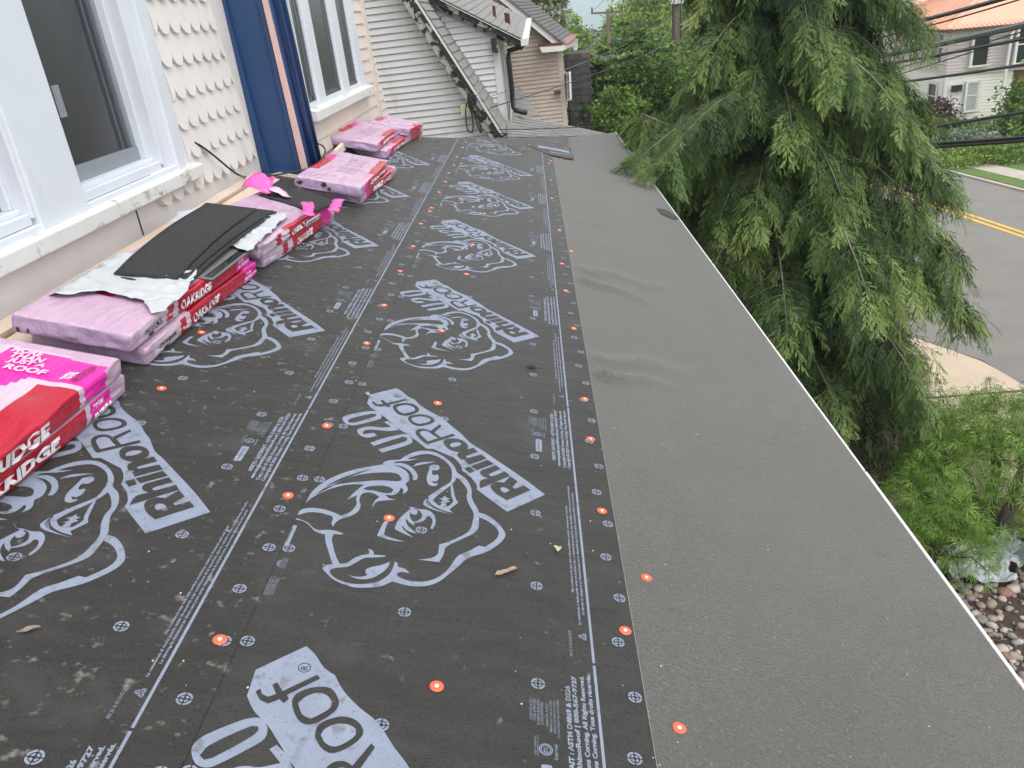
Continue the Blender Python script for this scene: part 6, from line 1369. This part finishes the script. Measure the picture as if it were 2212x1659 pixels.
# plants in front of the street house
def bush(label, d, rx, rz, kind, n, leaf, seed, grp='planting bank across the street'):
    c = gnd(d); return tree('garden_shrub', label, 'shrub', c, rz*1.2, [(0, 0, rz*.7, rx, rx*.6, rz*.8), (rx*.5, .2, rz*.55, rx*.6, rx*.5, rz*.6), (-rx*.5, -.1, rz*.5, rx*.6, rx*.5, rz*.55)], leaf, n, kind, grp, seed=seed, trunk_r=.03)
bush('large green bush at the right picture edge hiding the dark car', (2222, 300), 1.35, 2.1, 'mid', 5200, .10, 51)
bush('low glossy dark green shrub on the bank below the street house corner', (2042, 325), 1.5, .95, 'dark', 3000, .09, 52)
bush('lime green grass-like clump left of the dark shrub on the bank', (2003, 318), 1.0, .8, 'spring', 1900, .08, 53)
bush('silvery grey-green lavender clump in the middle of the bank', (2090, 334), 1.3, .7, 'grey', 2100, .07, 54)
bush('pale green groundcover mound spilling to the pavement', (2120, 352), 2.0, .55, 'spring', 2400, .07, 55)
bush('mid-green perennial mound below the large bush', (2180, 348), 1.7, .7, 'mid', 2600, .07, 56)
bush('dark low mound of groundcover along the pavement behind the cypress tips', (2040, 345), 1.7, .5, 'mid', 2100, .07, 57)
bush('dark purple shrub at the corner of the street house', (2008, 282), 1.3, 1.15, 'purple', 2400, .09, 58)
# ================================================================== poles, wires, car, scraps
M['pole'] = mat('weathered_pole', (0.125, 0.085, 0.07), .9, .25, 6, bump=.5, bscale=30, stretch=(1, 1, .15)); M['lampgrey'] = mat('galvanised', (0.55, .57, .58), .4, .06, 9)
M['wire'] = mat('black_wire', (0.015, .015, .016), .5); M['wiregrey'] = mat('grey_wire', (0.13, .135, .14), .5)
a = at((1462, 95), 1, 45); pl = thing('utility_pole', 'nearer thick wooden utility pole with grey lamp arm, beside the cypress top', 'utility pole', (a.x, 45, gz(45)))
g = G(); g.tube([(a.x, 45, gz(45)), (a.x, 45, 2.6)], .17, 10, .14); obj('shaft', g, M['pole'], pl, smooth=True)
g = G(); p = at((1465, 6), 1, 44.8); g.box(p.x-.36, p.x+.36, 44.6, 45.2, p.z-.05, p.z+.95); obj('transformer', g, M['lampgrey'], pl, bevel=.03)
p0, p1, p2 = at((1470, 54), 1, 44.8), at((1500, 36), 1, 44.2), at((1548, 26), 1, 43.4)
g = G(); g.tube(spline([p0, at((1482, 46), 1, 44.6), p1, at((1524, 27), 1, 43.8), p2]), .045, 8); g.tube([at((1470, 64), 1, 44.8), at((1500, 46), 1, 44.2), at((1512, 35), 1, 44.0)], .03, 6); arm = obj('lamp_arm', g, M['lampgrey'], pl, smooth=True)
g = G(); g.ball(p2+Vector((.15, 0, -.02)), .33, .16, .09, 10, 6); obj('lamp_head', g, M['lampgrey'], pl, smooth=True)
for dx in (-9, 8):
    g = G(); q = at((1462+dx, 28), 1, 44.85); g.tube([(q.x, q.y, q.z-1.2), (q.x, q.y, q.z+1.0)], .045, 6)
    obj('cable_riser', g, M['wire'], pl)
g = G(); g.tube(spline([at((1484, 12), 1, 44.6), at((1480, 26), 1, 44.6), at((1488, 34), 1, 44.6), at((1504, 22), 1, 44.6)]), .03, 6); obj('wire_loop', g, M['wiregrey'], pl)
b = at((1312, 120), 1, 64); p2_ = thing('utility_pole', 'farther thin utility pole with a single crossarm, in front of the hazy hill', 'utility pole', (b.x, 64, gz(64)))
ct = at((1312.5, 20), 1, 64)
g = G(); g.tube([(b.x, 64, gz(64)), (ct.x, 64, ct.z)], .15, 9, .12); obj('shaft', g, M['pole'], p2_, smooth=True)
ca, cb_ = at((1277, 29), 1, 64), at((1346, 25), 1, 64); g = G(); g.bar(ca, cb_, .12, .12); g.bar(at((1295, 31), 1, 63.9), at((1311, 40), 1, 63.9), .05, .05); g.bar(at((1330, 29), 1, 63.9), at((1315, 40), 1, 63.9), .05, .05); obj('crossarm', g, M['pole'], p2_)
for d in ((1279, 27), (1322, 25), (1343, 24)):
    q = at(d, 1, 64); g = G(); g.tube([q, q+Vector((0, 0, .12)), q+Vector((0, 0, .34))], .075, 7, .045); obj('insulator', g, M['wire'], p2_)
g = G(); g.bar(at((1281, 68), 1, 64), at((1342, 64), 1, 64), .10, .10); obj('lower_crossarm', g, M['pole'], p2_)
q = [at(d, 1, y) for d, y in (((1314, 122), 64), ((1325, 114), 63.6), ((1342, 108), 63), ((1352, 107), 62.6))]; g = G(); g.tube(spline(q), .05, 6); obj('lamp_arm', g, M['lampgrey'], p2_); g = G(); g.ball(q[-1]+Vector((.25, 0, 0)), .4, .18, .1, 8, 5); obj('lamp_head', g, M['lampgrey'], p2_, smooth=True)
def wire(label, A, B, sag, r, m=None, n=16, grp='overhead wires'):
    """A, B = (picture direction, depth)"""
    a = at(A[0], 1, A[1]); b = at(B[0], 1, B[1]); g = G()
    g.tube([a.lerp(b, k/n)+Vector((0, 0, -4*sag*(k/n)*(1-k/n))) for k in range(n+1)], r, 5)
    return tag(obj('overhead_wire', g, m or M['wire'], loc=a), label, 'wire', grp)
wire('topmost thick twisted cable above the copper roof, from cypress to picture edge', ((1720, 95), 30), ((2330, -50), 15.5), .15, .050)
wire('thin wire running close beneath the topmost thick cable over the copper roof', ((1720, 108), 30), ((2330, -42), 15.6), .2, .018)
wire('grey lashed cable crossing just below the copper eave', ((1700, 150), 30), ((2330, 25), 15), .1, .055, M['wiregrey'])
wire('black cable alongside the grey lashed cable below the eave', ((1700, 156), 30), ((2330, 30), 15.1), .1, .028)
wire('black cable crossing the upstairs windows of the street house', ((1690, 170), 30), ((2330, 60), 14.5), .08, .035)
wire('thin wire under the cable crossing the upstairs windows', ((1690, 214), 30), ((2330, 32), 15.2), .05, .014)
wire('second thin wire fanning from the cypress to the upstairs windows', ((1690, 232), 30), ((2330, 40), 15.2), .05, .014)
wire('black cable along the joint of mauve and cream siding', ((1680, 204), 28), ((2330, 121), 14), .08, .030)
wire('black cable crossing the foot of the cream wall', ((1640, 322), 22), ((2330, 222), 13), .06, .030)
wire('upper of two low black cables in front of the garden bank', ((1360, 300), 16), ((2330, 285), 12), .18, .022)
wire('thicker lower black cable in front of the garden bank', ((1360, 312), 16), ((2330, 293), 12), .16, .033)
wire('service wire from the nearer pole to the black rake of the grey house', ((1530, 46), 44), ((1035, 240), 13.4), .25, .009)
wire('thin service wire from the nearer pole to the grey house rake, upper', ((1454, 38), 44.8), ((1020, 222), 13.4), .2, .006, M['wiregrey'])
wire('thin telephone wire from the farther pole to the grey house rake', ((1312, 72), 64), ((1018, 216), 13.4), .2, .005, M['wiregrey'])
wire('low wire from the rake foot across the grey porch shingles', ((1078, 280), 13.4), ((1420, 262), 16), .03, .007)
wire('second low wire from the rake foot to the roof corner', ((1100, 296), 13.4), ((1420, 285), 16), .03, .006)
wire('primary line from the left end of the crossarm up the hill', ((1279, 22), 64), ((1340, -60), 46), .3, .012)
wire('primary line from the middle of the crossarm up the hill', ((1322, 20), 64), ((1420, -60), 46), .3, .012)
wire('wire sloping from the nearer pole top to the farther pole', ((1310, 62), 64), ((1560, -20), 40), .4, .014)
wire('guy cable slanting from the nearer pole behind the cypress', ((1452, 55), 45), ((1380, 150), 40), .1, .016, M['wiregrey'])
# car parked behind the bush
cc = gnd((2163, 302)); car = thing('parked_car', 'dark car with pale licence plate half hidden by the large bush across the street', 'car', cc)
def car_local(x, y, z): return Vector((cc.x+x, cc.y+y, cc.z+z))
M['carblack'] = mat('black_car_paint', (0.012, .012, .014), .2, coat=.6); M['tyre'] = mat('tyre_rubber', (.015, .015, .015), .9)
prof = [(0, .35), (0.05, .75), (.25, .90), (.95, .98), (1.45, 1.42), (2.75, 1.45), (3.55, 1.02), (4.25, .92), (4.35, .45), (4.2, .30), (.2, .30)]
g = G(); g.prism([car_local(-.85, y, z) for y, z in prof], (1.7, 0, 0)); obj('body', g, M['carblack'], car, bevel=.06)
g = G(); g.prism([car_local(-.72, y, z) for y, z in ((1.02, 1.0), (1.43, 1.36), (1.40, 1.38), (.98, 1.02))], (1.44, 0, 0)); obj('windscreen', g, M['glass'], car)
g = G(); g.box(cc.x-.865, cc.x+.865, cc.y+1.5, cc.y+2.9, cc.z+1.02, cc.z+1.34); obj('side_glass', g, M['glass'], car)
for x in (-.78, .78):
    for y in (.85, 3.5):
        g = G(); g.tube([car_local(x-.1, y, .32), car_local(x+.1, y, .32)], .32, 14); w_ = obj('wheel', g, M['tyre'], car); g = G(); g.tube([car_local(x-.11, y, .32), car_local(x+.11, y, .32)], .19, 12); obj('rim', g, M['lampgrey'], w_)
for x in (-.62, .62):
    g = G(); g.box(cc.x+x-.18, cc.x+x+.18, cc.y-.02, cc.y+.12, cc.z+.62, cc.z+.76); obj('headlight', g, mat('lamp_lens', (.6, .62, .62), .15), car, bevel=.02)
g = G(); g.box(cc.x-.8, cc.x+.8, cc.y-.10, cc.y+.02, cc.z+.34, cc.z+.58); obj('bumper', g, M['carblack'], car, bevel=.03)
g = G(); g.box(cc.x-.26, cc.x+.26, cc.y-.125, cc.y-.102, cc.z+.42, cc.z+.56); obj('number_plate', g, mat('plate', (.7, .72, .72), .4), car)
car.rotation_euler.z = -R_(78)
# concrete step by the street house
q = [gnd(d) for d in ((2075, 296), (2160, 290), (2168, 303), (2070, 312))]; g = G(); g.prism([(p.x, p.y, gz(p.y)+.02) for p in q], (0, 0, .15)); tag(obj('driveway', g, M['walk']), kind='structure')
# scraps on the roof
def scrap(name, label, cat, d, pts, m, h=.008, amp=.004, cut=.004):
    u, v = ruv(d, h); bm = bmesh.new(); f = bm.faces.new([bm.verts.new((u+x, v+y, 0)) for x, y in pts]); bmesh.ops.triangulate(bm, faces=[f]); bmesh.ops.subdivide_edges(bm, edges=bm.edges, cuts=2)
    bm.verts.index_update(); g = G(); g.tris([roof(w.co.x, w.co.y, h+cut+amp*2*vnoise(w.co.x*90, w.co.y*90, 3)) for w in bm.verts], [tuple(w.index for w in f.verts) for f in bm.faces]); bm.free()
    o = obj(name, g, m, loc=roof(u, v, h), smooth=False); o.modifiers.new('thick', 'SOLIDIFY').thickness = .002; return tag(o, label, cat)
scrap('dry_leaf', 'curled tan dry leaf lying right of the nearest whole emblem', 'leaf', (1092, 1240), [(-.03, -.022), (-.012, -.012), (.008, .0), (.03, .024), (.022, .030), (.0, .012), (-.024, -.006)], mat('tan_leaf', (.34, .23, .15), .7, .2, 40), amp=.006)
scrap('leaf_fragment', 'small pale green leaf fragment beside the fine print column', 'leaf', (1203, 1189), [(-.012, .006), (.010, .008), (.012, .002), (.0, -.014)], mat('pale_leaf', (.40, .44, .24), .7, .2, 40))
scrap('shingle_chip', 'small dark maroon shingle chip between emblem and fine print', 'shingle chip', (1147, 796), [(-.022, -.010), (.024, -.002), (.006, .020), (-.004, .022), (-.016, .006)], mat('maroon_chip', (.035, .008, .010), .8, .2, 60))
scrap('wood_chip', 'pale wood splinter beside the tan dry leaf strip on the dusty sheet', 'wood chip', (62, 1365), [(-.018, -.014), (.0, -.006), (.020, .012), (.012, .014), (-.008, .004)], mat('splinter', (.26, .20, .155), .8, .2, 50), h=.013)
scrap('plaster_flake', 'white flake lying at the top of the middle U20 mark', 'flake', (796, 856), [(-.016, .012), (-.004, .013), (.004, .0), (.020, -.004), (.016, -.010), (-.006, -.007)], mat('plaster', (.32, .30, .27), .9, .2, 50), h=.012)
scrap('drip_of_tar', 'dark glossy tar smear beside the white eave edge under the cypress', 'tar patch', (1452, 466), [(-.11, .20), (-.01, .19), (.045, -.10), (-.01, -.17), (-.10, -.03)], mat('tar_patch', (.050, .049, .047), .5), h=.004, amp=.001, cut=.002)
g = G(); r2 = random.Random(9)
for k in range(150):                                 # loose grit
    u = r2.uniform(-1.4, 1.1); v = r2.uniform(1.0, 6.5); h = .014 if u < -.81 else .009; s = r2.uniform(.0012, .0030)
    if .134 < u: h = .004+ridge(u, v)
    g.ball(roof(u, v, h+s*.6), s, s, s*.7, 5, 4)
tag(obj('roof_grit', g, mat('pale_grit', (.55, .52, .46), .9, .3, 90)), kind='stuff')
# ================================================================== the air
g = G(); g.box(-1900, 2500, -80, 2900, -240, 70)
hz = bpy.data.materials.new('haze_air'); hz.use_nodes = True; hn = hz.node_tree.nodes; hl = hz.node_tree.links
hn.remove(hn['Principled BSDF']); pv = hn.new('ShaderNodeVolumePrincipled'); pv.inputs['Color'].default_value = (.80, .90, 1.0, 1); pv.inputs['Density'].default_value = .00065; pv.inputs['Anisotropy'].default_value = .2
hl.new(pv.outputs[0], hn['Material Output'].inputs['Volume'])
tag(obj('haze', g, hz), kind='stuff')
SC.cycles.volume_bounces = 1
